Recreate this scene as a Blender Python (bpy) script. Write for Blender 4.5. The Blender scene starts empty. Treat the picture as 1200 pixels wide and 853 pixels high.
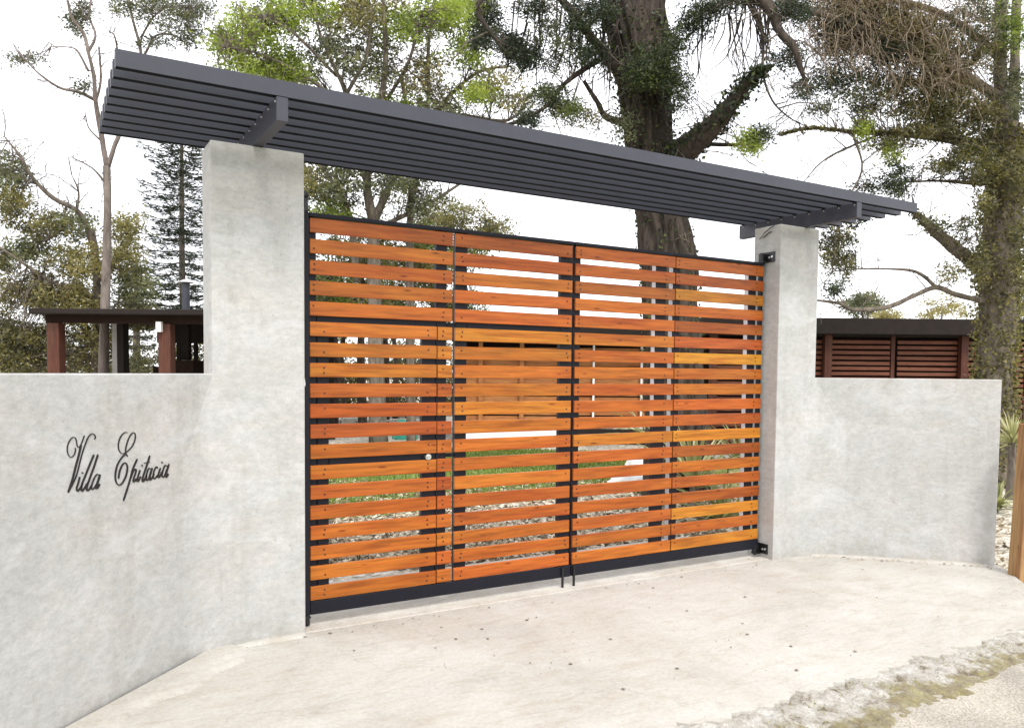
import bpy, bmesh, math, random
import numpy as np
import mathutils.noise as mn
from mathutils import Vector, Matrix
random.seed(7); rng = np.random.default_rng(7)
S = bpy.context.scene; C = S.collection

# ------------------------------------------------------------------ camera
FPX, CXP, CYP = 930.0, 600.0, 481.1          # focal length and principal point, in photo pixels (1200 wide)
CAM = np.array([-1.4521, -4.9735, 1.6446]); YAW, PITCH, ROLL = .5334, -.0483, .0093
cw, sw = math.cos(YAW), math.sin(YAW)
FW = np.array([sw*math.cos(PITCH), cw*math.cos(PITCH), math.sin(PITCH)])
RT0 = np.array([cw, -sw, 0.0]); UP0 = np.cross(RT0, FW)
RT = math.cos(ROLL)*RT0 + math.sin(ROLL)*UP0; UP = -math.sin(ROLL)*RT0 + math.cos(ROLL)*UP0
cd = bpy.data.cameras.new('camera'); cam = bpy.data.objects.new('camera', cd); C.objects.link(cam)
cd.sensor_fit = 'HORIZONTAL'; cd.sensor_width = 36.0; cd.lens = FPX/1200*36.0
cd.shift_y = (CYP-426.5)/1200; cd.clip_end = 3000; cd.clip_start = .05
cam.matrix_world = Matrix(((RT[0], UP[0], -FW[0], CAM[0]), (RT[1], UP[1], -FW[1], CAM[1]), (RT[2], UP[2], -FW[2], CAM[2]), (0, 0, 0, 1)))
S.camera = cam
def pt(px, py, D):                            # photo pixel + distance along the view axis -> world point
    return CAM + D*(FW + RT*(px-CXP)/FPX + UP*(CYP-py)/FPX)
def pts(px, py, D):
    px, py, D = map(np.asarray, (px, py, D))
    return CAM + D[:, None]*(FW + RT*((px-CXP)/FPX)[:, None] + UP*((CYP-py)/FPX)[:, None])
def on(px, py, p0, n):                        # pixel onto a plane
    d = FW + RT*(px-CXP)/FPX + UP*(CYP-py)/FPX; n = np.array(n, float)
    return CAM + d*(((np.array(p0, float)-CAM)@n)/(d@n))

# ------------------------------------------------------------------ light
SUN_EL, SUN_AZ = math.radians(52), math.radians(192)      # azimuth clockwise from +y
w = bpy.data.worlds.new('World'); S.world = w; w.use_nodes = True
nt = w.node_tree; nt.nodes.clear()
out = nt.nodes.new('ShaderNodeOutputWorld'); bg = nt.nodes.new('ShaderNodeBackground')
sky = nt.nodes.new('ShaderNodeTexSky'); sky.sky_type = 'NISHITA'; sky.sun_disc = False
sky.sun_elevation = SUN_EL; sky.sun_rotation = SUN_AZ
tc = nt.nodes.new('ShaderNodeTexCoord'); nz = nt.nodes.new('ShaderNodeTexNoise'); nz.inputs['Scale'].default_value = 2.2; nz.inputs['Detail'].default_value = 5
rp = nt.nodes.new('ShaderNodeValToRGB'); rp.color_ramp.elements[0].position = .25; rp.color_ramp.elements[0].color = (.72, .72, .72, 1)
rp.color_ramp.elements[1].position = .6; rp.color_ramp.elements[1].color = (.97, .97, .97, 1)
mx = nt.nodes.new('ShaderNodeMixRGB'); mx.inputs[2].default_value = (11.6, 11.6, 12.0, 1)
nt.links.new(tc.outputs['Generated'], nz.inputs['Vector']); nt.links.new(nz.outputs['Fac'], rp.inputs[0])
nt.links.new(rp.outputs[0], mx.inputs[0]); nt.links.new(sky.outputs[0], mx.inputs[1]); nt.links.new(mx.outputs[0], bg.inputs[0])
bg.inputs[1].default_value = .1; nt.links.new(bg.outputs[0], out.inputs[0])
sl = bpy.data.lights.new('sun', 'SUN'); sl.energy = 1.7; sl.angle = math.radians(14); sl.color = (1, .96, .9)
so = bpy.data.objects.new('sun', sl); C.objects.link(so)
sd = Vector((math.sin(SUN_AZ)*math.cos(SUN_EL), math.cos(SUN_AZ)*math.cos(SUN_EL), math.sin(SUN_EL)))
so.rotation_euler = sd.to_track_quat('Z', 'Y').to_euler(); so.location = (0, -10, 20)
S.view_settings.view_transform = 'Standard'; S.view_settings.look = 'None'; S.view_settings.gamma = 1
S.view_settings.exposure = .80
S.cycles.max_bounces = 8; S.cycles.transparent_max_bounces = 8

# ------------------------------------------------------------------ materials
def mat(name):
    m = bpy.data.materials.new(name); m.use_nodes = True; n = m.node_tree
    b = n.nodes['Principled BSDF']; return m, n, b
def nd(n, t, **k):
    x = n.nodes.new(t)
    for a, v in k.items():
        if a in x.inputs.keys(): x.inputs[a].default_value = v
        else: setattr(x, a, v)
    return x
def coord(n, scale=(1, 1, 1), offset_random=False, world=False):
    t = nd(n, 'ShaderNodeTexCoord'); mp = nd(n, 'ShaderNodeMapping'); mp.inputs['Scale'].default_value = scale
    if world:
        g = nd(n, 'ShaderNodeNewGeometry'); n.links.new(g.outputs['Position'], mp.inputs[0])
    else: n.links.new(t.outputs['Object'], mp.inputs[0])
    if offset_random:
        oi = nd(n, 'ShaderNodeObjectInfo'); mu = nd(n, 'ShaderNodeMath', operation='MULTIPLY'); mu.inputs[1].default_value = 37
        n.links.new(oi.outputs['Random'], mu.inputs[0]); cb = nd(n, 'ShaderNodeCombineXYZ')
        for i in range(3): n.links.new(mu.outputs[0], cb.inputs[i])
        n.links.new(cb.outputs[0], mp.inputs['Location'])
    return mp.outputs[0]
def noise(n, co, sc, det=4, rough=.55, dist=0):
    x = nd(n, 'ShaderNodeTexNoise'); x.inputs['Scale'].default_value = sc; x.inputs['Detail'].default_value = det
    x.inputs['Roughness'].default_value = rough; x.inputs['Distortion'].default_value = dist
    n.links.new(co, x.inputs['Vector']); return x.outputs['Fac']
def ramp(n, f, stops):
    r = nd(n, 'ShaderNodeValToRGB'); e = r.color_ramp.elements
    while len(e) < len(stops): e.new(.5)
    for i, (p, c) in enumerate(stops): e[i].position = p; e[i].color = (*c, 1) if len(c) == 3 else c
    n.links.new(f, r.inputs[0]); return r.outputs[0]
def mixc(n, f, a, b, mode='MIX'):
    x = nd(n, 'ShaderNodeMixRGB', blend_type=mode)
    for i, v in ((0, f), (1, a), (2, b)):
        if hasattr(v, 'links'): n.links.new(v, x.inputs[i])
        else: x.inputs[i].default_value = v if i == 0 else (*v, 1)
    return x.outputs[0]
def bump(n, b, h, st, dist=.01, prev=None):
    x = nd(n, 'ShaderNodeBump'); x.inputs['Strength'].default_value = st; x.inputs['Distance'].default_value = dist
    n.links.new(h, x.inputs['Height'])
    if prev is not None: n.links.new(prev, x.inputs['Normal'])
    if b is not None: n.links.new(x.outputs[0], b.inputs['Normal'])
    return x.outputs[0]
g3 = lambda v: (v, v, v)

def concrete_wall(name='troweled_concrete'):
    m, n, b = mat(name); co = coord(n, world=True); co2 = coord(n, (1, 1, 1.7), world=True); co3 = coord(n, (.7, .7, 1.3), world=True)
    base = ramp(n, noise(n, co, 3.2, 8, .7, .3), [(.30, (.39, .395, .378)), (.5, (.43, .434, .42)), (.68, (.478, .48, .472))])
    warm = ramp(n, noise(n, co3, 2.2, 6, .7), [(.45, g3(1)), (.66, (1.03, .985, .955))]); c = mixc(n, 1, base, warm, 'MULTIPLY')
    fine = ramp(n, noise(n, co2, 17, 8, .85), [(.38, g3(.80)), (.6, g3(1.06))]); c = mixc(n, .8, c, fine, 'MULTIPLY')
    spots = ramp(n, noise(n, co, 55, 2), [(.24, g3(.55)), (.31, g3(1))]); c = mixc(n, .5, c, spots, 'MULTIPLY')
    pale = ramp(n, noise(n, co3, 2.4, 6, .7, 1), [(.54, g3(0)), (.68, g3(.45))])
    c = mixc(n, pale, c, (.56, .565, .57))
    sp = ramp(n, noise(n, coord(n, (1, 1, 1.2), world=True), 26, 3, .6), [(.66, g3(0)), (.72, g3(.5))]); c = mixc(n, sp, c, (.30, .29, .27))
    gz = nd(n, 'ShaderNodeSeparateXYZ'); n.links.new(co, gz.inputs[0]); gm = nd(n, 'ShaderNodeMath', operation='MULTIPLY_ADD'); gm.inputs[1].default_value = .9; n.links.new(noise(n, co, 6, 6, .7), gm.inputs[0]); n.links.new(gz.outputs[2], gm.inputs[2])
    c = mixc(n, .7, c, ramp(n, gm.outputs[0], [(.36, (.80, .76, .70)), (.62, g3(1))]), 'MULTIPLY')
    stk = ramp(n, noise(n, coord(n, (1, 1, .12), world=True), 9, 4, .6), [(.52, g3(1)), (.72, (.84, .83, .80))]); c = mixc(n, .6, c, stk, 'MULTIPLY')
    n.links.new(c, b.inputs['Base Color']); b.inputs['Roughness'].default_value = .88
    p = bump(n, None, noise(n, co2, 7, 6, .65), .35, .015); bump(n, b, noise(n, co, 90, 3), .25, .004, p); return m
def slab(name, cols, sc=1.1, moss=False):
    m, n, b = mat(name); co = coord(n, world=True); co2 = coord(n, (1, 3, 1), world=True)
    c = ramp(n, noise(n, co, sc, 6, .6, .8), cols)
    c = mixc(n, .8, c, ramp(n, noise(n, co, 40, 5, .75), [(.3, g3(.82)), (.6, g3(1.05))]), 'MULTIPLY')
    c = mixc(n, .55, c, ramp(n, noise(n, co, 130, 2), [(.27, g3(.35)), (.34, g3(1))]), 'MULTIPLY')
    c = mixc(n, .6, c, ramp(n, noise(n, co2, 3.3, 5, .7, 1.5), [(.36, (.84, .8, .74)), (.52, g3(1))]), 'MULTIPLY')
    wv = nd(n, 'ShaderNodeVectorMath', operation='ADD'); n.links.new(co, wv.inputs[0]); nn_ = nd(n, 'ShaderNodeTexNoise'); nn_.inputs['Scale'].default_value = 1.7; nn_.inputs['Detail'].default_value = 8; n.links.new(co, nn_.inputs['Vector']); n.links.new(nn_.outputs['Color'], wv.inputs[1])
    vo = nd(n, 'ShaderNodeTexVoronoi', feature='DISTANCE_TO_EDGE'); vo.inputs['Scale'].default_value = .42; n.links.new(wv.outputs[0], vo.inputs['Vector'])
    crk = ramp(n, vo.outputs['Distance'], [(0, g3(.6)), (.0016, g3(1))]); c = mixc(n, .3, c, crk, 'MULTIPLY')
    st = ramp(n, noise(n, co, .75, 6, .7, 1.2), [(.42, (.9, .88, .85)), (.6, g3(1))]); c = mixc(n, .8, c, st, 'MULTIPLY')
    n.links.new(c, b.inputs['Base Color']); b.inputs['Roughness'].default_value = .9
    p = bump(n, None, noise(n, co, 5, 5), .25, .02); bump(n, b, noise(n, co, 70, 4), .35, .005, p); return m
def speckle(name, stops, sc=30, bs=.7, lo=(.6, .6, .6)):
    m, n, b = mat(name); co = coord(n, world=True)
    v = nd(n, 'ShaderNodeTexVoronoi'); v.inputs['Scale'].default_value = sc; n.links.new(co, v.inputs['Vector'])
    sp = nd(n, 'ShaderNodeSeparateColor'); n.links.new(v.outputs['Color'], sp.inputs[0])
    c = ramp(n, sp.outputs[0], stops)
    c = mixc(n, .7, c, ramp(n, noise(n, co, 1.4, 5), [(.35, lo), (.6, g3(1.1))]), 'MULTIPLY')
    n.links.new(c, b.inputs['Base Color']); b.inputs['Roughness'].default_value = .95
    bump(n, b, v.outputs['Distance'], bs, .02); return m
def wood(name, use_obj_color=True, col=(.4, .1, .03), rough=.38, grain=1.0, axis='x', spec=.3):
    m, n, b = mat(name); b.inputs['Specular IOR Level'].default_value = spec
    sc = (1.6, 26, 26) if axis == 'x' else (26, 26, 1.6)
    sc2 = (.7, 5, 7) if axis == 'x' else (5, 5, .7)
    co = coord(n, sc, True); co2 = coord(n, sc2, True)
    gcol = ramp(n, noise(n, co, 2.0, 5, .6, .5), [(.32, g3(.55)), (.5, g3(.94)), (.68, g3(1.2))])
    broad = ramp(n, noise(n, co2, 1.6, 3, .5, 1.2), [(.3, (.82, .58, .55)), (.6, (1.1, 1.12, 1.1))])
    if use_obj_color:
        oi = nd(n, 'ShaderNodeObjectInfo'); base = oi.outputs['Color']
    else: base = col
    c = mixc(n, .85*grain, base, gcol, 'MULTIPLY'); c = mixc(n, .8, c, broad, 'MULTIPLY')
    kn = nd(n, 'ShaderNodeTexVoronoi'); kn.inputs['Scale'].default_value = 1.3; n.links.new(coord(n, (2.2, 9, 9) if axis == 'x' else (9, 9, 2.2), True), kn.inputs['Vector'])
    c = mixc(n, .75, c, ramp(n, kn.outputs['Distance'], [(.045, (.28, .15, .1)), (.11, g3(1))]), 'MULTIPLY')
    n.links.new(c, b.inputs['Base Color']); b.inputs['Roughness'].default_value = rough
    bump(n, b, noise(n, co, 3, 4), .18, .003); return m
def plain(name, col, rough=.5, metal=0, var=.12, sc=8, bs=.05, spec=.5):
    m, n, b = mat(name); co = coord(n, (1, 1, 1), True)
    c = mixc(n, 1, col, ramp(n, noise(n, co, sc, 5), [(.3, g3(1-var)), (.7, g3(1+var))]), 'MULTIPLY')
    n.links.new(c, b.inputs['Base Color']); b.inputs['Roughness'].default_value = rough; b.inputs['Metallic'].default_value = metal
    b.inputs['Specular IOR Level'].default_value = spec
    bump(n, b, noise(n, co, sc*9, 3), bs, .003); return m
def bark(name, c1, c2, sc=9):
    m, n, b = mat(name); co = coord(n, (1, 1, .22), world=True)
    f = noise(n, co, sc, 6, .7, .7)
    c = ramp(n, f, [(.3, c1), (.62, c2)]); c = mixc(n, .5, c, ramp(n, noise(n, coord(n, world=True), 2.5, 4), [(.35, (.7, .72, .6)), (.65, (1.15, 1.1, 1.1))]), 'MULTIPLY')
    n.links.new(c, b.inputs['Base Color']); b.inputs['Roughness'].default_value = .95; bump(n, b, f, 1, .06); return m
def leafmat(name, dark, mid, light, trans=.35):
    m, n, b = mat(name); a = nd(n, 'ShaderNodeAttribute'); a.attribute_name = 'tint'
    c = ramp(n, a.outputs['Fac'], [(0, dark), (.5, mid), (1, light)])
    n.links.new(c, b.inputs['Base Color']); b.inputs['Roughness'].default_value = .5; b.inputs['Specular IOR Level'].default_value = .35
    t = nd(n, 'ShaderNodeBsdfTranslucent'); n.links.new(mixc(n, 1, c, (1.3, 1.35, .7), 'MULTIPLY'), t.inputs[0])
    ms = nd(n, 'ShaderNodeMixShader'); ms.inputs[0].default_value = trans
    n.links.new(b.outputs[0], ms.inputs[1]); n.links.new(t.outputs[0], ms.inputs[2]); n.links.new(ms.outputs[0], n.nodes['Material Output'].inputs[0]); return m

M = dict(
 wall=concrete_wall(),
 apron=slab('brushed_concrete_slab', [(.3, (.39, .375, .34)), (.5, (.455, .44, .402)), (.7, (.50, .492, .46))]),
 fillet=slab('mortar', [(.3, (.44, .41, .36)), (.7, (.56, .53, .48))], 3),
 road=speckle('coarse_road_surface', [(.0, (.26, .235, .19)), (.4, (.36, .33, .275)), (1, (.46, .43, .375))], 130, .35),
 litter=speckle('leaf_litter_soil', [(0, (.24, .2, .14)), (.3, (.42, .37, .29)), (.7, (.58, .54, .46)), (1, (.7, .67, .6))], 22, .9),
 lawn=speckle('lawn_grass', [(0, (.07, .11, .02)), (.5, (.16, .24, .05)), (1, (.3, .33, .13))], 30, .8),
 slat=wood('varnished_hardwood'), metal=plain('slate_grey_paint', (.036, .038, .052), .42, 0, .1, 6),
 steel=plain('navy_black_paint', (.006, .0065, .012), .5, 0, .15, 6, spec=.25), black=plain('black_enamel', (.008, .008, .009), .35),
 pale_metal=plain('pale_grey_metal', (.55, .53, .54), .4, .15), chrome=plain('brushed_steel', (.7, .7, .72), .22, .9),
 screw=plain('dark_screw_head', (.05, .02, .012), .5, .3), redwood=wood('dark_stained_timber', False, (.15, .055, .03), .6),
 redpost=wood('stained_post_timber', False, (.085, .03, .017), .55, 1, 'z'), freshpost=wood('raw_pine_timber', False, (.33, .2, .09), .7, 1, 'z'),
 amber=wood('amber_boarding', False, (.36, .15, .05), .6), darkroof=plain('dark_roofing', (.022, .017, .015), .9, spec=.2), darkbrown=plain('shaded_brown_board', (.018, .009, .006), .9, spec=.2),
 white=plain('white_paint', (.8, .79, .77), .6, 0, .05), greypost=plain('grey_render', (.3, .29, .28), .8),
 glass=plain('dark_window_glass', (.05, .06, .065), .08), stone=plain('pale_stone', (.5, .47, .42), .9, 0, .25, 10, .4),
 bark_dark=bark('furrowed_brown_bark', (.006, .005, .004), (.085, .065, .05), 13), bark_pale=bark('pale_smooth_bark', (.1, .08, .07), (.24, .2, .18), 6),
 bark_mid=bark('grey_brown_bark', (.05, .042, .035), (.22, .185, .15), 10), twig=bark('dry_twig_bark', (.12, .09, .06), (.34, .27, .2), 8),
 lf_lime=leafmat('lime_green_leaves', (.035, .05, .018), (.12, .17, .035), (.3, .36, .07), .45),
 lf_dark=leafmat('dark_cypress_foliage', (.012, .02, .012), (.035, .05, .022), (.12, .15, .035), .2),
 lf_olive=leafmat('olive_brown_leaves', (.03, .032, .018), (.12, .115, .055), (.3, .26, .11), .42),
 lf_grey=leafmat('grey_green_leaves', (.03, .034, .028), (.11, .12, .075), (.25, .26, .13), .4),
 lf_pine=leafmat('dark_pine_needles', (.012, .018, .014), (.035, .048, .034), (.09, .11, .06), .2),
 lf_brown=leafmat('dead_brown_needles', (.05, .038, .022), (.15, .115, .06), (.27, .23, .11), .3),
 lf_blade=leafmat('pale_blade_leaves', (.08, .09, .03), (.25, .26, .12), (.5, .48, .3), .3),
 lf_dry=leafmat('dry_fallen_leaves', (.10, .075, .045), (.36, .29, .19), (.66, .61, .5), .0),
 lf_moss=leafmat('moss_tufts', (.09, .09, .02), (.22, .21, .05), (.42, .38, .14), .1),
)

# ------------------------------------------------------------------ helpers
def tag(o, label=None, cat=None, group=None, kind=None):
    if label: o['label'] = label
    if cat: o['category'] = cat
    if group: o['group'] = group
    if kind: o['kind'] = kind
    return o
def empty(name, loc, label, cat, group=None, rz=0):
    o = bpy.data.objects.new(name, None); C.objects.link(o); o.location = loc; o.rotation_euler.z = rz; o.empty_display_size = .2
    return tag(o, label, cat, group)
class MB:
    def __init__(s): s.v = []; s.f = []
    def box(s, x0, x1, y0, y1, z0, z1, ch=0.0, F=None):
        if ch <= 0:
            P = [(x, y, z) for z in (z0, z1) for y in (y0, y1) for x in (x0, x1)]
            Q = [(0, 2, 3, 1), (4, 5, 7, 6), (0, 1, 5, 4), (2, 6, 7, 3), (0, 4, 6, 2), (1, 3, 7, 5)]
        else:
            bm = bmesh.new(); bmesh.ops.create_cube(bm, size=1)
            for v in bm.verts: v.co = Vector(((x0+x1)/2+v.co.x*(x1-x0), (y0+y1)/2+v.co.y*(y1-y0), (z0+z1)/2+v.co.z*(z1-z0)))
            bmesh.ops.bevel(bm, geom=bm.edges[:], offset=ch, segments=1, affect='EDGES', profile=.5)
            bm.verts.index_update(); P = [tuple(v.co) for v in bm.verts]; Q = [tuple(v.index for v in f.verts) for f in bm.faces]; bm.free()
        b = len(s.v); s.v += [tuple(F @ Vector(p)) if F else p for p in P]; s.f += [tuple(i+b for i in q) for q in Q]; return s
    def prism(s, poly, z0, z1):
        n = len(poly); b = len(s.v); s.v += [(x, y, z0) for x, y in poly] + [(x, y, z1) for x, y in poly]
        s.f += [tuple(b+i for i in range(n-1, -1, -1)), tuple(b+n+i for i in range(n))] + [(b+i, b+(i+1) % n, b+n+(i+1) % n, b+n+i) for i in range(n)]; return s
    def tube(s, P, R, n=6, cap=True):
        P = [Vector(p) for p in P]; b = len(s.v); up = Vector((.13, .21, .97))
        for i, p in enumerate(P):
            t = (P[min(i+1, len(P)-1)]-P[max(i-1, 0)]).normalized()
            a = t.cross(up); a = a.normalized() if a.length > 1e-4 else Vector((1, 0, 0)); c = t.cross(a)
            for k in range(n):
                an = 2*math.pi*k/n; s.v.append(tuple(p + (a*math.cos(an)+c*math.sin(an))*R[i]))
        for i in range(len(P)-1):
            for k in range(n): s.f.append((b+i*n+k, b+i*n+(k+1) % n, b+(i+1)*n+(k+1) % n, b+(i+1)*n+k))
        if cap: s.f.append(tuple(b+k for k in range(n-1, -1, -1))); e = b+(len(P)-1)*n; s.f.append(tuple(e+k for k in range(n)))
        return s
    def build(s, name, m, parent=None, smooth=False, bevel=0):
        me = bpy.data.meshes.new(name); me.from_pydata(s.v, [], s.f); me.materials.append(m)
        bm = bmesh.new(); bm.from_mesh(me); bmesh.ops.recalc_face_normals(bm, faces=bm.faces[:])
        if bevel: bmesh.ops.bevel(bm, geom=[e for e in bm.edges if e.calc_face_angle(0) > .3], offset=bevel, segments=2, affect='EDGES', profile=.5)
        bm.to_mesh(me); bm.free()
        if smooth: me.polygons.foreach_set('use_smooth', [True]*len(me.polygons))
        o = bpy.data.objects.new(name, me); C.objects.link(o)
        if parent is not None:
            o.parent = parent
        return o
def share(o, parent=None, loc=None):
    c = o.copy(); C.objects.link(c)
    if parent is not None: c.parent = parent
    if loc is not None: c.location = loc
    return c
def struct(o): o['kind'] = 'structure'; return o

def leaves(name, P, L, Wd, tint, m, parent=None, dirs=None, fold=.0):
    """many small pointed leaves as real faces; P centres (n,3)"""
    n = len(P); P = np.asarray(P)
    if dirs is None: d = rng.normal(size=(n, 3)); d[:, 2] = d[:, 2]*.7-.25
    else: d = dirs + rng.normal(size=(n, 3))*.25
    d /= np.linalg.norm(d, axis=1)[:, None]+1e-9
    r = rng.normal(size=(n, 3)); u = np.cross(d, r); u /= np.linalg.norm(u, axis=1)[:, None]+1e-9
    L = (L*rng.uniform(.6, 1.35, n))[:, None]; W2 = (Wd*rng.uniform(.6, 1.3, n))[:, None]
    V = np.stack([P-d*L/2, P+u*W2/2, P+d*L/2, P-u*W2/2], 1).reshape(-1, 3)
    me = bpy.data.meshes.new(name); me.vertices.add(4*n); me.vertices.foreach_set('co', V.astype(np.float32).ravel())
    me.loops.add(4*n); me.loops.foreach_set('vertex_index', np.arange(4*n, dtype=np.int32))
    me.polygons.add(n); me.polygons.foreach_set('loop_start', np.arange(0, 4*n, 4, dtype=np.int32)); me.polygons.foreach_set('loop_total', np.full(n, 4, np.int32))
    me.update(calc_edges=True); me.materials.append(m)
    at = me.attributes.new('tint', 'FLOAT', 'FACE'); at.data.foreach_set('value', np.clip(tint, 0, 1).astype(np.float32))
    o = bpy.data.objects.new(name, me); C.objects.link(o)
    if parent is not None: o.parent = parent; o.matrix_parent_inverse = Matrix.Translation(-Vector(parent.location))
    return o

# ------------------------------------------------------------------ ground
def sheet(name, poly, z, m, res=None):
    mb = MB(); mb.v = [(x, y, z) for x, y in poly]; mb.f = [tuple(range(len(poly)))]; return struct(mb.build(name, m))
t = bmesh.new(); bmesh.ops.create_grid(t, x_segments=60, y_segments=60, size=400)
for v in t.verts:
    d = math.hypot(v.co.x, v.co.y); v.co.z = -.06
me = bpy.data.meshes.new('ground'); t.to_mesh(me); t.free(); me.materials.append(M['litter']); g = bpy.data.objects.new('ground', me); C.objects.link(g); struct(g)
def wob(x, k=0): return .05*mn.noise(Vector((x*5, 0, 0)))+.035*mn.noise(Vector((x*16, 2, 0)))+.02*mn.noise(Vector((x*45, 2, 0)))+.5*(.035*math.sin(x*7.1+k)+.03*math.sin(x*17.3+2*k+1)+.018*math.sin(x*41+k))
# driveway apron: a slab between the splayed walls with a broken outer edge
edge = [(x, -2.28+wob(x)) for x in np.arange(4.3, -6.0, -.02)]
apron = [(-.66, 1.0), (-.9, -.25), (-3.6, -3.0), (-6, -3.0)]
ap = [(4.15, 1.0), (4.65, -.05), (5.72, -1.2), (5.60, -1.36), (5.2, -1.72), (4.6, -2.12)] + edge + [(-6, -2.2), (-2.9, -2.2), (-.9, -.2), (-.66, 1.0)]
ap = [p for i, p in enumerate(ap) if i == 0 or math.hypot(p[0]-ap[i-1][0], p[1]-ap[i-1][1]) > .004]
mb = MB(); mb.prism(ap, -.05, 0); struct(mb.build('driveway_apron', M['apron']))
# crumbled border of the slab, stepping down to the road
xs = np.arange(-3, 5.4, .02); ys = np.linspace(0, 1, 16); V = []; Fc = []
import mathutils.noise as mn
for i, x in enumerate(xs):
    far = -2.62+.06*math.sin(x*1.9+.8)+.03*math.sin(x*6)
    if x > 4.3: near = -2.12-.12*math.sin((x-4.3)*1.4)
    else: near = -2.2
    for j, q in enumerate(ys):
        y = near+(far-near)*q
        nz_ = mn.fractal(Vector((x*9, y*9, 0)), .7, 2, 5)*.019 + mn.noise(Vector((x*34, y*34, 3)))*.010 + mn.noise(Vector((x*70, y*70, 3)))*.005
        z = -.007 - .046*(q**1.2) + nz_*(1 if 0 < j < 15 else 0)
        if j == 0: z = -.02
        if j == 15: z = -.06
        V.append((x, y, z))
for i in range(len(xs)-1):
    for j in range(15): a = i*16+j; Fc.append((a, a+16, a+17, a+1))
me = bpy.data.meshes.new('crumbled_slab_edge'); me.from_pydata(V, [], Fc)
m_, n_, b_ = mat('mossy_broken_concrete'); co = coord(n_, world=True)
c_ = ramp(n_, noise(n_, co, 9, 6, .7), [(.34, (.15, .12, .08)), (.44, (.36, .335, .29)), (.6, (.48, .465, .43))])
sx_ = nd(n_, 'ShaderNodeSeparateXYZ'); n_.links.new(co, sx_.inputs[0]); mr_ = nd(n_, 'ShaderNodeMapRange'); mr_.inputs['From Min'].default_value = -2.28; mr_.inputs['From Max'].default_value = -2.56; mr_.inputs['To Min'].default_value = -.16; mr_.inputs['To Max'].default_value = .1
n_.links.new(sx_.outputs[1], mr_.inputs[0]); ad_ = nd(n_, 'ShaderNodeMath', operation='ADD'); n_.links.new(mr_.outputs[0], ad_.inputs[0]); n_.links.new(noise(n_, co, 2.6, 7, .75), ad_.inputs[1])
c_ = mixc(n_, ramp(n_, ad_.outputs[0], [(.47, g3(0)), (.56, g3(.8))]), c_, mixc(n_, ramp(n_, noise(n_, co, 14, 5, .7), [(.35, g3(0)), (.65, g3(1))]), (.15, .115, .06), (.25, .22, .08)))
c_ = mixc(n_, .7, c_, ramp(n_, noise(n_, co, 60, 4, .8), [(.35, g3(.6)), (.6, g3(1.1))]), 'MULTIPLY')
n_.links.new(c_, b_.inputs['Base Color']); b_.inputs['Roughness'].default_value = .95; bump(n_, b_, noise(n_, co, 45, 5, .8), .9, .012)
me.materials.append(m_); o = bpy.data.objects.new('crumbled_slab_edge', me); C.objects.link(o); struct(o)
sheet('road', [(60, -2.45), (-60, -2.45), (-60, -9), (60, -9)], -.052, M['road'])
sheet('road_verge', [(60, -9), (-60, -9), (-60, -30), (60, -30)], -.055, M['lawn'])
def gp(px, py): p = on(px, py, (0, 0, 0), (0, 0, 1)); return (p[0], p[1])
# lawn beyond the gate
lw = []
for px, py in ((250, 606), (420, 602), (560, 588), (700, 572), (780, 575), (860, 560), (900, 541), (760, 528), (560, 522), (330, 522)): lw.append(gp(px, py))
mb = MB(); mb.v = [(x, y, -.052) for x, y in lw]; mb.f = [tuple(range(len(lw)))]; struct(mb.build('lawn', M['lawn']))
def inpoly(x, y, P):
    c = False; j = len(P)-1
    for i in range(len(P)):
        if (P[i][1] > y) != (P[j][1] > y) and x < (P[j][0]-P[i][0])*(y-P[i][1])/(P[j][1]-P[i][1])+P[i][0]: c = not c
        j = i
    return c
G = np.array([(x, y, -.03) for x, y in rng.uniform((min(p[0] for p in lw), min(p[1] for p in lw)), (max(p[0] for p in lw), max(p[1] for p in lw)), (60000, 2)) if inpoly(x, y, lw)])
up = np.tile([0, 0, 1.], (len(G), 1))
o = leaves('grass', G, .07, .012, rng.uniform(.2, 1, len(G)), M['lf_lime'], dirs=up)
tag(o, 'short green grass blades of the lawn seen through the gate slats', 'grass', kind='stuff')
# leaf litter on the ground behind the gate and beside the right wall
Q = []
for _ in range(16000):
    px, py = random.uniform(340, 900), random.uniform(560, 660); x, y = gp(px, py)
    if y > 1.02 or not (-.7 < x < 4.2): Q.append((x, y, -.05+random.uniform(0, .025)))
for _ in range(3000): Q.append((random.uniform(5.3, 8.5), random.uniform(-1.4, 4), -.05+random.uniform(0, .04)))
Q = np.array([q for q in Q if not (q[0] < 5.72 and q[1] < 1.0 and q[0] > -.6)])
fl = np.tile([1., 0, 0], (len(Q), 1)); fl[:, :2] = rng.normal(size=(len(Q), 2)); 
o = leaves('leaf_litter', Q, .075, .035, rng.uniform(0, 1, len(Q)), M['lf_dry'], dirs=fl)
tag(o, 'dry pale leaves covering the soil inside the gate and beside the right wall', 'leaf litter', kind='stuff')
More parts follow.
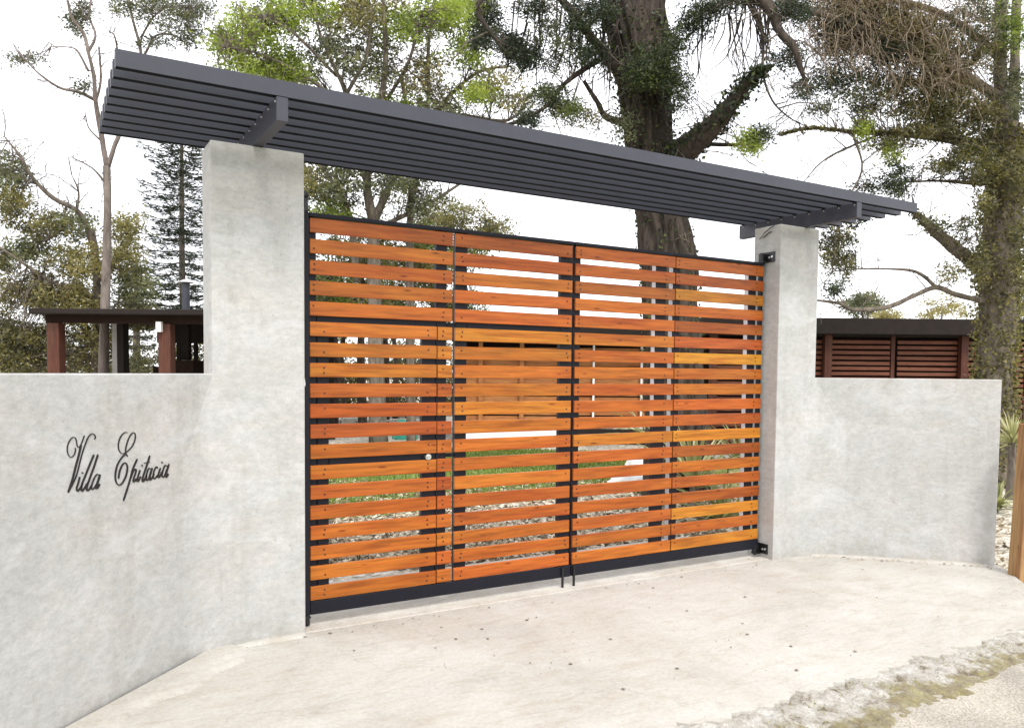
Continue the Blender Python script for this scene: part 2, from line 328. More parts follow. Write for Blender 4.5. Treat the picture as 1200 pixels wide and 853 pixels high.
# bits of leaf and grit on the slab
Q = []
while len(Q) < 120:
    px, py = random.uniform(150, 1200), random.uniform(655, 853); x, y = gp(px, py)
    if y > -2.2 and (x-y) < 6.85 and (-x-y) < .72 and y < .1: Q.append((x, y, .004))
for _ in range(90):
    s = random.uniform(0, 1.5); Q.append((4.62+s*.707-.03-abs(random.gauss(0, .06)), -.15-s*.707-.03-abs(random.gauss(0, .06)), .005))
for _ in range(60): Q.append((random.uniform(-.55, 4.0), -.16-abs(random.gauss(0, .05)), .005))
Q = np.array(Q); n = len(Q); fl = np.zeros((n, 3)); fl[:, :2] = rng.normal(size=(n, 2))
V = []; F_ = []; mb = MB()
for (x, y, z) in Q:
    a = random.uniform(0, 6.28); L = random.choice([.003, .004, .006, .008, .015]); W_ = L*random.uniform(.3, .8); ca, sa = math.cos(a), math.sin(a); b = len(mb.v)
    for (dx, dy, dz) in ((-L, 0, 0), (0, W_, .003), (L, 0, .001), (0, -W_, .002)): mb.v.append((x+dx*ca-dy*sa, y+dx*sa+dy*ca, z+dz))
    mb.v.append((x, y, z+.005)); mb.f += [(b, b+1, b+4), (b+1, b+2, b+4), (b+2, b+3, b+4), (b+3, b, b+4)]
o = mb.build('fallen_leaf_bits', plain('brown_leaf_bits', (.17, .13, .09), .9)); tag(o, 'small brown leaf bits and grit scattered over the concrete driveway', 'leaf bits', kind='stuff')
# moss tufts on the crumbled edge
Q = []
while len(Q) < 2600:
    x = random.uniform(-1, 5.0); y = random.uniform(-2.62, -2.2)
    if mn.noise(Vector((x*2.1, y*4, 5))) + .25*mn.noise(Vector((x*9, y*9, 1))) > .16: Q.append((x, y, -.008-.045*((-2.2-y)/.42)**1.2+.004))
Q = np.array(Q); upv = np.tile([0, 0, 1.], (len(Q), 1)); upv[:, :2] += rng.normal(size=(len(Q), 2))*.8
tag(leaves('moss', Q, .009, .004, rng.uniform(.2, 1, len(Q)), M['lf_moss'], dirs=upv), 'yellow green moss tufts along the broken outer edge of the concrete driveway', 'moss', kind='stuff')

# ------------------------------------------------------------------ concrete pillars and splayed wing walls
YF = -.13
for (x0, x1, yf, lab) in ((-.61, -.07, YF, 'tall grey concrete pillar left of the gate, next to the lettered wall'), (4.10, 4.60, -.15, 'tall grey concrete pillar right of the gate, carrying the far end of the canopy')):
    o = MB().box(x0, x1, yf, .15, -.08, 2.955).build('gate_pillar', M['wall'], bevel=.008); tag(o, lab, 'pillar', 'concrete pillars flanking the gate')
q = math.sqrt(.5)
def wing(A, sx, L, t, lab):
    B = (A[0]+sx*q*L, A[1]-q*L); A = (A[0]-sx*q*.06, A[1]+q*.06); B2 = (B[0]+sx*q*t, B[1]+q*t); A2 = (A[0], A[1]+t/q)
    o = MB().prism([A, B, B2, A2] if sx > 0 else [A, A2, B2, B], -.08, 1.62).build('wing_wall', M['wall'], bevel=.007); return tag(o, lab, 'wall', 'splayed concrete wing walls')
wings = []
wings.append(wing((-.61, YF), -1, 3.3, .15, 'low grey concrete wall at the left carrying the black script lettering'))
wings.append(wing((4.60, -.15), 1, 1.515, .15, 'short blank grey concrete wall at the right, ending beside a raw timber post'))
def cove(A, sx, parent):
    V = []; N = 14; zs = [-.06]+list(np.linspace(.1, 1.0, 5))+list(np.linspace(1.1, 1.615, 12))
    for z in zs:
        t = .30*min(1, (1.62-z)/.5)**1.1+.002; R_ = t/math.tan(math.radians(22.5))
        for k in range(N+1):
            th = math.radians(45)*k/N; x = -t+R_*math.sin(th); y = -R_*(1-math.cos(th))
            ins = .004 if k in (0, N) else -.001; V.append((A[0]+sx*x, A[1]+y+ins, z))
    F_ = [(i*(N+1)+k, i*(N+1)+k+1, (i+1)*(N+1)+k+1, (i+1)*(N+1)+k) for i in range(len(zs)-1) for k in range(N)]
    m_ = MB(); m_.v = V; m_.f = F_; return m_.build('render_cove', M['wall'], parent, smooth=True)
cove((-.61, YF), -1, wings[0]); cove((4.6, -.15), 1, wings[1])
def fillet(A, dx, dy, L, nx, ny, wd, h, seed):
    mb = MB(); N = int(L/.06)
    for i in range(N+1):
        s = i/N*L; wv = wd*(1+.25*math.sin(s*5+seed)+.15*math.sin(s*13+seed)); x = A[0]+dx*s; y = A[1]+dy*s
        mb.v += [(x-nx*.02, y-ny*.02, h*1.05), (x+nx*wv*.35, y+ny*wv*.35, h*.75), (x+nx*wv, y+ny*wv, .012), (x+nx*(wv+.012), y+ny*(wv+.012), -.004)]
    for i in range(N):
        for j in range(3): a = 4*i+j; mb.f.append((a, a+1, a+5, a+4))
    return struct(mb.build('mortar_fillet', M['apron'], smooth=True))
fillet((-.55, YF), -q, -q, 2.9, q, -q, .17, .03, 0)
fillet((4.6, -.15), q, -q, 1.45, -q, -q, .05, .018, 2)
fillet((-.6, YF), 1, 0, .52, 0, -1, .04, .02, 1)

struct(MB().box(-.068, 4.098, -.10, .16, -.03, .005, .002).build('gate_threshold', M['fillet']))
# ------------------------------------------------------------------ lettering on the left wall
WP = (-.61, YF, 0); WN = (1, -1, 0); off = np.array([q, -q, 0])
def spl(P, k=6):
    P = [np.array(p, float) for p in P]
    if len(P) < 3: return P
    E_ = [2*P[0]-P[1]]+P+[2*P[-1]-P[-2]]; R_ = []
    for i in range(1, len(E_)-2):
        for a in range(k):
            t = a/k; p0, p1, p2, p3 = E_[i-1:i+3]
            R_.append(.5*((2*p1)+(-p0+p2)*t+(2*p0-5*p1+4*p2-p3)*t*t+(-p0+3*p1-3*p2+p3)*t**3))
    R_.append(P[-1]); return R_
def letter(strokes, org, sc, parent, root):
    mb = MB()
    for si, (w_, P) in enumerate(strokes):
        if len(P) == 1: P = [(P[0][0]-4, P[0][1]+5), (P[0][0]+4, P[0][1]-5)]
        S_ = spl(P); N = len(S_); Lf = []; Rg = []
        for i, p in enumerate(S_):
            tg = S_[min(i+1, N-1)]-S_[max(i-1, 0)]; tg = tg/(np.linalg.norm(tg)+1e-9); nn = np.array([-tg[1], tg[0]])
            slant = abs(tg[0]*.35-tg[1]*.94); ww = w_*(.18+.25*slant)*(.55 if i in (0, N-1) and N > 3 else 1)
            Lf.append(p+nn*ww); Rg.append(p-nn*ww)
        b = len(mb.v); hh = .003+.0005*si
        for i in range(N):
            for s_ in (Lf[i], Rg[i]):
                wpt = on(org[0]+s_[0]/sc, org[1]+s_[1]/sc, WP, WN)
                mb.v += [tuple(wpt+off*hh-np.array(root)), tuple(wpt-off*.002-np.array(root))]
        for i in range(N-1):
            a = b+4*i; mb.f += [(a, a+4, a+6, a+2), (a+1, a+3, a+7, a+5), (a, a+1, a+5, a+4), (a+2, a+6, a+7, a+3)]
        mb.f += [(b, b+2, b+3, b+1)]; e = b+4*(N-1); mb.f += [(e, e+1, e+3, e+2)]
    return mb.build('letter', M['black'], parent)
root = tuple(on(138, 560, WP, WN)); sg = empty('house_name_sign', root, 'black metal script lettering reading Villa Epitacia fixed on the left wall', 'sign')
LA = [  # first word
 [(15, [(148, 240), (150, 278), (132, 332), (92, 358), (60, 322), (48, 250), (64, 180), (98, 125), (130, 108), (154, 125), (165, 172), (174, 218), (192, 235), (216, 208), (240, 150), (262, 88)]),
  (27, [(222, 200), (192, 330), (152, 480), (112, 640), (58, 800)]), (14, [(58, 800), (120, 684), (170, 560), (215, 380), (260, 230), (308, 112), (348, 68), (380, 70), (398, 100), (390, 135)])],
 [(24, [(206, 602), (186, 680), (166, 745), (178, 782), (208, 745), (240, 690)]), (26, [(237, 553)])],
 [(26, [(382, 325), (330, 450), (270, 600), (230, 705), (228, 778), (254, 760), (300, 680)])],
 [(26, [(432, 322), (385, 470), (330, 620), (295, 722), (296, 775), (322, 760), (355, 705)])],
 [(20, [(452, 590), (424, 570), (388, 615), (357, 700), (352, 755), (380, 748), (420, 680), (450, 590)]), (23, [(460, 572), (428, 680), (406, 745), (427, 742), (456, 690)])]]
LB = [
 [(15, [(183, 66), (150, 64), (106, 110), (80, 190), (88, 262), (125, 297), (175, 275), (230, 220), (262, 150), (268, 88), (245, 64), (205, 108), (175, 185), (160, 255), (166, 300)]),
  (20, [(183, 328), (160, 305), (118, 342), (70, 420), (47, 520), (52, 605), (85, 645), (125, 620), (165, 540), (180, 450), (160, 400), (125, 420), (95, 490), (80, 575)])],
 [(22, [(290, 355), (240, 470), (214, 570), (175, 700), (135, 820)]), (18, [(216, 570), (246, 492), (272, 468), (274, 500), (246, 585), (252, 612), (280, 572)])],
 [(20, [(322, 478), (300, 545), (286, 600), (302, 600), (330, 548)]), (20, [(343, 430)])],
 [(22, [(430, 318), (392, 440), (352, 560), (348, 606), (370, 590), (396, 530)]), (12, [(368, 404), (430, 388)])],
 [(18, [(444, 470), (418, 462), (394, 525), (392, 592), (416, 575), (444, 480)]), (20, [(456, 455), (434, 535), (430, 590), (454, 568), (476, 520)])],
 [(18, [(518, 462), (504, 442), (480, 480), (466, 545), (480, 577), (520, 530)])],
 [(20, [(548, 455), (526, 520), (520, 562), (540, 550), (566, 495)]), (18, [(565, 395)])],
 [(18, [(628, 440), (600, 428), (574, 485), (566, 552), (590, 548), (622, 460)]), (20, [(642, 412), (618, 495), (610, 560), (636, 520)])]]
for Lt in LA: letter(Lt, (74, 502), 10.66, sg, root)
for Lt in LB: letter(Lt, (130, 500), 9.47, sg, root)

# ------------------------------------------------------------------ gate
P_ = 1.0176; PIT = .130; SH = .090; ZT = 2.60
TONE = {'o': (.365, .10, .013), 'r': (.325, .080, .013), 'y': (.45, .19, .017), 'a': (.39, .125, .015), 'd': (.30, .08, .013)}
tones = ["oooooooorooroorooooo"[:0]+"oooooaoarororoodoooo"[:19], "oooooyaaaaoooaroaoo", "oodooaoaoooaooororo", "oooyodrayooryordyoy"]
tones[0] = "oaoooaaaroro rooooo".replace(' ', 'o'); tones[0] = tones[0][:19]
tones[1] = "oooooyaaaaoooaroaooo"[:19]; tones[2] = "oodooaoaoooaoororoo"[:19]; tones[3] = "ooyodryooorydorryoy"[:19]
slat_cache = {}
def slat_at(parent, x0, x1, row, tone, root, name='slat'):
    L = round(x1-x0, 3)
    if L not in slat_cache:
        slat_cache[L] = MB().box(0, L, 0, .022, 0, SH, .003).build(name, M['slat']); o = slat_cache[L]
    else: o = slat_cache[L].copy(); C.objects.link(o)
    o.parent = parent; z = ZT-row*PIT-SH
    o.location = (x0-root[0]+random.uniform(-.0015, .0015), random.uniform(-.001, .001)-root[1], z-root[2]+random.uniform(-.0015, .0015)); o.rotation_euler.y = random.uniform(-.0012, .0012)
    t_ = np.array(TONE[tone])*random.uniform(.86, 1.1); t_[1] *= random.uniform(.88, 1.12); o.color = (*t_, 1); return o
def screws(parent, xs_, rows, root):
    mb = MB()
    for r in rows:
        for x in xs_:
            for dz in (.03, .062):
                if random.random() < .3: continue
                z = ZT-r*PIT-SH+dz; xx = x+random.uniform(-.006, .006)
                mb.tube([(xx-root[0], -.0022-root[1], z-root[2]), (xx-root[0], .002-root[1], z-root[2])], [.0062, .0062], 7)
    o = mb.build('screw', M['screw'], parent); o['kind'] = 'stuff'; return o
def bars(parent, name, lst, m, root, ch=.003):
    for b in lst: MB().box(b[0]-root[0], b[1]-root[0], b[2]-root[1], b[3]-root[1], b[4]-root[2], b[5]-root[2], ch).build(name, m, parent)
PY0, PY1 = .0235, .066
# left leaf
rl = (-.035, 0, .078); GL = empty('gate_leaf', rl, 'left leaf of the wooden slat gate, with the lock and a built-in wicket door', 'gate', 'leaves of the driveway gate')
bars(GL, 'hinge_stile', [(-.037, -.004, -.004, .066, .080, 2.632)], M['steel'], rl)
bars(GL, 'top_rail', [(-.003, 2.018, -.003, .05, 2.606, 2.632)], M['steel'], rl)
bars(GL, 'bottom_rail', [(-.003, 2.018, -.004, .055, .080, .166)], M['steel'], rl)
bars(GL, 'post', [(0, .048, PY0, PY1, .167, 2.605), (.886, .965, PY0, PY1, .167, 2.605), (1.033, 1.123, PY0, PY1, .167, 2.605), (1.916, 2.012, PY0, PY1, .167, 2.605)], M['steel'], rl)
bars(GL, 'middle_rail', [(.049, .885, PY0, PY1-.004, 1.93, 2.005), (1.124, 1.915, PY0, PY1-.004, 1.93, 2.005)], M['steel'], rl)
bars(GL, 'hinge_link', [(.966, 1.0285, .03, .058, z-.012, z+.012) for z in (1.97, 1.06)], M['steel'], rl)
for r in range(5): slat_at(GL, 0, .999, r, tones[0][r], rl)
for r in range(5, 19): slat_at(GL, .888, .999, r, tones[0][r], rl)
for r in range(19): slat_at(GL, 1.022, 2.006, r, tones[1][r], rl)
screws(GL, (.025, .93), range(5), rl); screws(GL, (.93,), range(5, 19), rl); screws(GL, (1.075, 1.965), range(19), rl)
# wicket door, one level deeper
wr = (.05, PY0, .17); WD = bpy.data.objects.new('wicket_door', None); C.objects.link(WD); WD.parent = GL; WD.location = tuple(np.array(wr)-np.array(rl)); WD.empty_display_size = .1
bars(WD, 'door_post', [(.052, .128, PY0, PY1, .17, 1.925), (.782, .882, PY0, PY1, .17, 1.925)], M['steel'], wr)
bars(WD, 'lock_rail', [(.129, .781, PY0, PY1-.004, 1.02, 1.10)], M['steel'], wr)
for r in range(5, 19): slat_at(WD, 0, .881, r, tones[0][r], wr)
screws(WD, (.09, .815), range(5, 19), wr)
lk = (.818, -.001, 1.058); mb = MB(); L0 = np.array(lk)-np.array(wr)
mb.tube([L0+(0, .03, 0), L0+(0, -.006, 0)], [.021, .021], 20); mb.tube([L0+(0, -.005, 0), L0+(0, -.012, 0)], [.015, .012], 16)
lo = mb.build('lock', M['chrome'], WD)
# drop bolt of the left leaf
def bolt(parent, x, root):
    r_ = np.array(root); mb = MB(); mb.tube([np.array((x, -.012, .16))-r_, np.array((x, -.012, .008))-r_], [.010, .010], 10); mb.build('drop_bolt', M['black'], parent)
bolt(GL, 1.94, rl)
# right leaf
rr = (4.07, 0, .078); GR = empty('gate_leaf', rr, 'right leaf of the wooden slat gate, with several yellowish slats at its hinge side', 'gate', 'leaves of the driveway gate')
bars(GR, 'top_rail', [(2.028, 4.072, -.003, .05, 2.606, 2.632)], M['steel'], rr)
bars(GR, 'bottom_rail', [(2.028, 4.072, -.004, .055, .080, .166)], M['steel'], rr)
bars(GR, 'post', [(2.032, 2.098, PY0, PY1, .167, 2.605), (2.842, 2.957, PY0, PY1, .167, 2.605), (3.025, 3.11, PY0, PY1, .167, 2.605), (3.90, 4.0, PY0, PY1, .167, 2.605)], M['steel'], rr)
bars(GR, 'hinge_stile', [(4.062, 4.085, .0235, .066, .09, 2.605)], M['steel'], rr)
bars(GR, 'edge_strip', [(3.0215, 3.0245, PY0, PY1, .17, 2.60), (3.8965, 3.8995, PY0, PY1, .17, 2.60), (2.8385, 2.8415, PY0, PY1, 1.3, 2.60)], M['pale_metal'], rr, 0)  # pale grey strips along the left side faces of these posts
for r in range(19): slat_at(GR, 2.038, 3.032, r, tones[2][r], rr)
for r in range(19): slat_at(GR, 3.042, 4.068, r, tones[3][r], rr)
screws(GR, (2.075, 2.93), range(19), rr); screws(GR, (3.075, 3.98), range(19), rr)
bolt(GR, 2.045, rr)
# hinges
def pintle(parent, x, z, root, up_):
    mb = MB(); r_ = np.array(root); V_ = lambda *a: np.array(a)-r_
    mb.box(x-.036-root[0], x+.022-root[0], .0-root[1], .06-root[1], z-.006-root[2], z+.008-root[2], .002)
    mb.tube([V_(x, .02, z-.05 if not up_ else z), V_(x, .02, z+.03), V_(x, .02, z+.075 if up_ else z+.032)], [.02, .02, .018], 14)
    if up_: mb.tube([V_(x, .02, z+.075), V_(x, .02, z+.09), V_(x, .02, z+.105), V_(x, .02, z+.12)], [.01, .024, .02, .006], 12)
    return mb.build('hinge', M['black'], parent)
pintle(GL, -.035+.012, 2.645, rl, True); pintle(GL, -.02, .062, rl, False)
for z, lab in ((2.68, 0), (.085, 1)):
    H = empty('hinge_bracket', (4.099, -.02, z), ('upper' if lab == 0 else 'lower') + ' black bolted hinge bracket on the right pillar at the gate ' + ('top' if lab == 0 else 'foot'), 'hinge', 'hinge brackets on the right pillar')
    MB().box(-.008, -.0005, -.075, .06, -.045, .045, .002).build('plate', M['black'], H)
    mb = MB(); mb.box(-.075, -.0085, -.005, .055, -.05, -.036, .002); mb.box(-.075, -.0085, .02, .05, -.035, .03, .002); mb.build('arm', M['black'], H)
    mb = MB(); mb.tube([(-.055, .03, -.06), (-.055, .03, .035)], [.017, .017], 14); mb.build('pin', M['black'], H)
    for (yy, zz) in ((-.05, .0), (-.02, -.005)):
        mb = MB(); mb.tube([(-.0085, yy, zz), (-.016, yy, zz)], [.011, .010], 6); mb.tube([(-.0162, yy, zz), (-.024, yy, zz)], [.005, .0045], 8); mb.build('bolt', M['chrome'], H)
o = MB().tube([(4.085, -.08, 2.945), (4.08, -.03, 2.925), (4.092, .03, 2.90), (4.08, .075, 2.85), (4.092, .02, 2.87), (4.094, -.02, 2.895), (4.094, -.05, 2.90)], [.004]*7, 6).build('cable', M['black'], smooth=True); tag(o, 'short bent piece of black cable at the top of the right pillar, under the canopy', 'cable')
# pale sealant blob on the left pillar edge
o = MB().tube([(-.069, -.06, 1.62), (-.066, -.065, 1.59), (-.064, -.07, 1.555), (-.067, -.07, 1.52)], [.004, .014, .015, .004], 8).build('sealant_blob', M['white'], smooth=True); tag(o, 'small white blob of sealant on the edge of the left pillar by the gate', 'sealant')

# ------------------------------------------------------------------ canopy above the gate
cr = (2.04, 0, 2.957); CN = empty('canopy', cr, 'long dark grey slatted metal canopy resting on the two concrete pillars', 'canopy')
lb = None
for i in range(9):
    y = -.68+i*.153
    if lb is None: mbl = MB(); xa, xb = -1.132-cr[0], 5.22-cr[0]; mbl.box(xa, xb, 0, .003, 0, .082); mbl.box(xa, xb, .047, .05, 0, .0818); mbl.box(xa+.0005, xb-.0005, .0031, .0469, .078, .0815); mbl.box(xa+.001, xa+.004, .0031, .0469, .001, .0779); mbl.box(xb-.004, xb-.001, .0031, .0469, .001, .0779); lb = mbl.build('louvre', M['metal'], CN)
    else: lb = share(lb, CN)
    lb.location = (0, y, 3.086-cr[2])
for x in (-.372, 4.398):
    MB().box(x-cr[0], x+.062-cr[0], -.678, .62, 0, .127, .002).build('cross_beam', M['metal'], CN)
mb = MB()
for x in (-.341, 4.429):
    for i in range(9):
        y = -.655+i*.153
        for sx_ in (-1, 1): mb.tube([(x-cr[0]+sx_*.0308, y, .105), (x-cr[0]+sx_*.036, y, .105)], [.006, .005], 6)
mb.build('fixing_bolt', M['pale_metal'], CN)['kind'] = 'stuff'

# ------------------------------------------------------------------ trees
def dens(P, step):
    R_ = []
    for a, b in zip(P[:-1], P[1:]):
        n = max(1, int(math.dist(a[:3], b[:3])/step))
        for k in range(n): t = k/n; R_.append(tuple(a[i]*(1-t)+b[i]*t for i in range(4)))
    R_.append(P[-1]); return R_
class Tree:
    def __init__(s, name, base, label, cat='tree', group=None, bk='bark_mid'):
        s.e = empty(name, base, label, cat, group); s.base = np.array(base); s.mb = MB(); s.tw = MB(); s.nodes = []; s.bk = bk; s.L = []
    def limb(s, P, n=10, wob_=.0, smooth=True, add=True, ridge=0):
        """P: (px, py, D, radius_px)"""
        W = []
        for (px, py, D, r) in P: p = pt(px, py, D); W.append((*p, r*D/FPX))
        if smooth and len(W) > 2: W = [tuple(x) for x in spl(W, 5)]
        W = dens(W, .25)
        W2 = []
        for i, p in enumerate(W):
            j = wob_*p[3] if 0 < i else 0
            W2.append((p[0]+random.gauss(0, 1)*j, p[1]+random.gauss(0, 1)*j, p[2], max(p[3]*(1+random.uniform(-.07, .07)), .002)))
        s.mb.tube([np.array(p[:3])-s.base for p in W2], [p[3] for p in W2], n)
        if add: s.nodes += [p for p in W2[len(W2)//4:]]
        return W2
    def twig(s, a, b, r, sag=.1):
        a = np.array(a); b = np.array(b); L = np.linalg.norm(b-a); m1 = a*.6+b*.4+rng.normal(size=3)*L*.09+np.array((0, 0, sag*L)); m2 = a*.25+b*.75+rng.normal(size=3)*L*.07+np.array((0, 0, sag*L*.6))
        s.tw.tube([a-s.base, m1-s.base, m2-s.base, b-s.base], [r, r*.75, r*.5, r*.25], 4, cap=False)
    def fork(s, n, L0, L1, r=.02, up_=.3, kids=3):
        """random bare twigs springing from the limbs"""
        for _ in range(n):
            p = random.choice(s.nodes); a = np.array(p[:3]); d = rng.normal(size=3); d[2] += up_; d /= np.linalg.norm(d); L = random.uniform(L0, L1); b = a+d*L; s.twig(a, b, r*random.uniform(.6, 1.2), .05)
            for _ in range(kids):
                t = random.uniform(.3, .95); c = a+(b-a)*t; d2 = d+rng.normal(size=3)*.6; d2 /= np.linalg.norm(d2); s.twig(c, c+d2*L*random.uniform(.3, .6), r*.45, .04)
    def blob(s, px, py, rx, ry, D, rd, clumps, per, cr_, tint=.5, tv=.25, leaf=(.08, .035), mk='lf_lime', twigs=.5, droop=0):
        N = len(s.nodes); na = np.array([p[:3] for p in s.nodes]) if N else None
        k = int(clumps*2.6); u = rng.normal(size=(k, 3)); u /= np.linalg.norm(u, axis=1)[:, None]; u *= rng.uniform(0, 1, k)[:, None]**.5
        keep = [i for i in range(k) if mn.noise(Vector((px*.05+u[i][0]*2.2, py*.05+u[i][1]*2.2, u[i][2]*1.5))) > -.08][:clumps]
        u = u[keep]; Cc = pts(px+u[:, 0]*rx, py+u[:, 1]*ry, D+u[:, 2]*rd)
        for i, c in enumerate(Cc):
            m_ = int(per*random.uniform(.5, 1.5)); R_ = cr_*random.uniform(.6, 1.3)
            a = rng.normal(size=(m_, 3))*np.array((.5, .5, .32))*R_; 
            if droop: a[:, 2] -= np.abs(rng.normal(size=m_))*droop
            ct = tint+random.gauss(0, tv*.6)
            s.L.append((c+a, np.full(m_, ct)+rng.normal(size=m_)*tv*.45, leaf, mk))
            if N and random.random() < twigs:
                d = np.linalg.norm(na-c, axis=1); j = int(np.argmin(d+rng.uniform(0, .3, N)))
                if d[j] < 2.6: s.twig(na[j], c, min(.012, .004+.005*d[j]), .06)
    def ivy(s, W, n, mk, tint, leaf=(.07, .05), spread=.05):
        W = np.array(W); idx = rng.integers(0, len(W)-1, n); t = rng.uniform(0, 1, n)[:, None]
        c = W[idx, :3]*(1-t)+W[idx+1, :3]*t; r = W[idx, 3:4]
        a = rng.uniform(0, 2*math.pi, n); h = np.stack([np.cos(a), np.sin(a), np.zeros(n)], 1)
        P = c+h*(r+np.abs(rng.normal(size=(n, 1)))*spread); s.L.append((P, tint+rng.normal(size=n)*.25, leaf, mk))
    def done(s):
        o = s.mb.build('trunk', M[s.bk], s.e, smooth=True)
        if s.tw.v: tw = s.tw.build('twigs', M[s.bk if s.bk != 'bark_dark' else 'bark_mid'], s.e); tw['kind'] = 'stuff'
        by = {}
        for (P, t_, lf, mk) in s.L: by.setdefault((lf, mk), []).append((P, t_))
        for (lf, mk), lst in by.items():
            P = np.concatenate([a for a, _ in lst]); t_ = np.concatenate([b for _, b in lst])
            o = leaves('foliage', P, lf[0], lf[1], t_, M[mk], s.e); o['kind'] = 'stuff'
def gb(px, D):  # base on the ground at distance D below pixel column px
    d = FW + RT*(px-CXP)/FPX; d = d.copy(); p = CAM+d*D; return (p[0], p[1], -.06)
def gpy(px, D):   # pixel row of the ground there
    p = CAM+D*FW; # solve for row with z=-.08
    return CYP - FPX*((-.08-CAM[2]) - D*FW[2] - D*RT[2]*(px-CXP)/FPX)/(D*UP[2])

# a: pale gum tree at the far left
T = Tree('gum_tree', gb(122, 18), 'slender pale-barked tree with thin bare limbs at the far left', bk='bark_pale')
D = 18
W1 = T.limb([(120, gpy(120, D), D, 7), (122, 400, D, 5.4), (125, 300, D, 4.8), (126, 240, D, 4.2), (125, 195, D, 4)], 10)
T.limb([(125, 197, D, 3.3), (120, 165, D, 3), (112, 120, D-.3, 2.7), (110, 90, D-.4, 2.3), (103, 60, D-.6, 1.9), (98, 40, D-.6, 2), (84, 20, D-.8, 1.6), (76, -15, D-1, 1)], 7)
T.limb([(126, 197, D, 3), (134, 172, D, 2.6), (142, 150, D+.2, 2.4), (158, 90, D+.5, 1.9), (165, 62, D+.6, 1.8), (156, 25, D+.6, 1.5), (147, -15, D+.6, 1.6)], 7)
T.limb([(111, 117, D, 2.2), (92, 108, D-.4, 1.8), (70, 103, D-.6, 1.5), (45, 86, D-.8, 1.1), (28, 68, D-.9, .7)], 5)
T.limb([(103, 62, D-.5, 1.8), (112, 42, D-.3, 1.5), (105, 20, D-.1, 1.2), (108, -10, D, 1)], 5)
T.limb([(104, 84, D-.4, 1.5), (92, 62, D-.5, 1.2), (83, 56, D-.6, .8), (60, 55, D-.6, .6)], 5)
T.limb([(160, 80, D+.5, 1.6), (172, 60, D+.6, 1.4), (183, 42, D+.7, 1.2), (205, 42, D+.8, 1), (222, 56, D+.9, .6)], 5)
T.limb([(165, 45, D+.5, 1.4), (180, 20, D+.3, 1.1), (200, 8, D+.2, .8), (225, 10, D, .5)], 5)
T.limb([(112, 120, D, 1.6), (118, 95, D, 1.4), (116, 55, D, 1.1)], 5)
T.limb([(124, 215, D, 1.6), (108, 197, D-.2, 1), (85, 185, D-.3, .6)], 5)
T.limb([(118, 165, D, 1.2), (104, 150, D, .8), (100, 132, D, .5)], 5); T.limb([(138, 60, D+.2, 1), (134, 42, D, 1.1), (128, 38, D, .8)], 4)
T.fork(45, .25, .7, .012, .35)
for b in ((28, 70, 24, 8, 16, .3), (92, 22, 14, 22, 30, .3), (95, 102, 8, 10, 8, .3), (200, 18, 40, 24, 60, .45), (170, 8, 25, 15, 25, .4), (222, 42, 18, 18, 22, .3), (180, 52, 20, 8, 12, .3), (235, 8, 20, 12, 20, .3), (138, 8, 15, 10, 12, .35)):
    T.blob(b[0], b[1], b[2]*1.1, b[3]*1.1, D, .8, int(b[4]*1.8), 18, .22, b[5], .25, (.085, .03), 'lf_grey', .7)
T.done()

# leafy tree with a long leaning dead limb on the left
T = Tree('leafy_tree', gb(100, 19.5), 'broad olive-leaved tree behind the left wall with a long leaning bare limb', bk='bark_mid'); D = 19.5
T.limb([(112, gpy(112, D), D, 6), (112, 420, D, 5), (114, 360, D, 4.5), (112, 300, D, 4), (108, 270, D, 3.5)], 8)
T.limb([(112, 300, D, 3.5), (95, 252, D-.3, 3), (62, 232, D-.6, 2.6), (38, 208, D-.8, 2), (25, 185, D-1, 1.4), (5, 160, D-1.2, .7)], 6)
T.limb([(112, 350, D, 3), (60, 330, D-.5, 2.2), (15, 300, D-1, 1.5), (-30, 270, D-1.2, 1)], 6)
T.limb([(114, 330, D, 2.5), (140, 300, D+.3, 2), (160, 268, D+.5, 1)], 6)
T.limb([(78, 240, D-.4, 1.6), (70, 270, D-.4, 1.2), (48, 285, D-.5, .7)], 5); T.limb([(90, 250, D-.4, 1.6), (92, 225, D-.4, 1.2), (84, 205, D-.5, .5)], 5)
T.fork(70, .3, .9, .014, .25)
for (x, y, rx, ry, n, t_, mk) in ((8, 205, 24, 28, 60, .3, 'lf_grey'), (12, 240, 25, 22, 50, .35, 'lf_olive'), (50, 265, 40, 18, 60, .4, 'lf_olive'), (28, 300, 40, 22, 70, .4, 'lf_grey'), (88, 262, 28, 20, 35, .35, 'lf_grey'), (150, 262, 22, 14, 30, .6, 'lf_olive'),
    (40, 345, 60, 26, 120, .45, 'lf_olive'), (95, 310, 40, 28, 95, .75, 'lf_olive'), (85, 355, 35, 20, 80, .6, 'lf_olive'), (150, 300, 26, 30, 60, .55, 'lf_olive'), (160, 335, 24, 24, 60, .4, 'lf_grey'), (-10, 330, 30, 50, 60, .4, 'lf_olive'),
    (30, 395, 60, 34, 200, .3, 'lf_olive'), (110, 395, 40, 40, 130, .3, 'lf_olive'), (20, 425, 70, 25, 150, .35, 'lf_olive'), (160, 370, 30, 20, 50, .4, 'lf_olive')):
    T.blob(x, y, rx*1.05, ry*1.05, D, 1.5, int(n*1.35), 26, .26, t_+.2, .4, (.10, .04), mk, .4)
T.done()

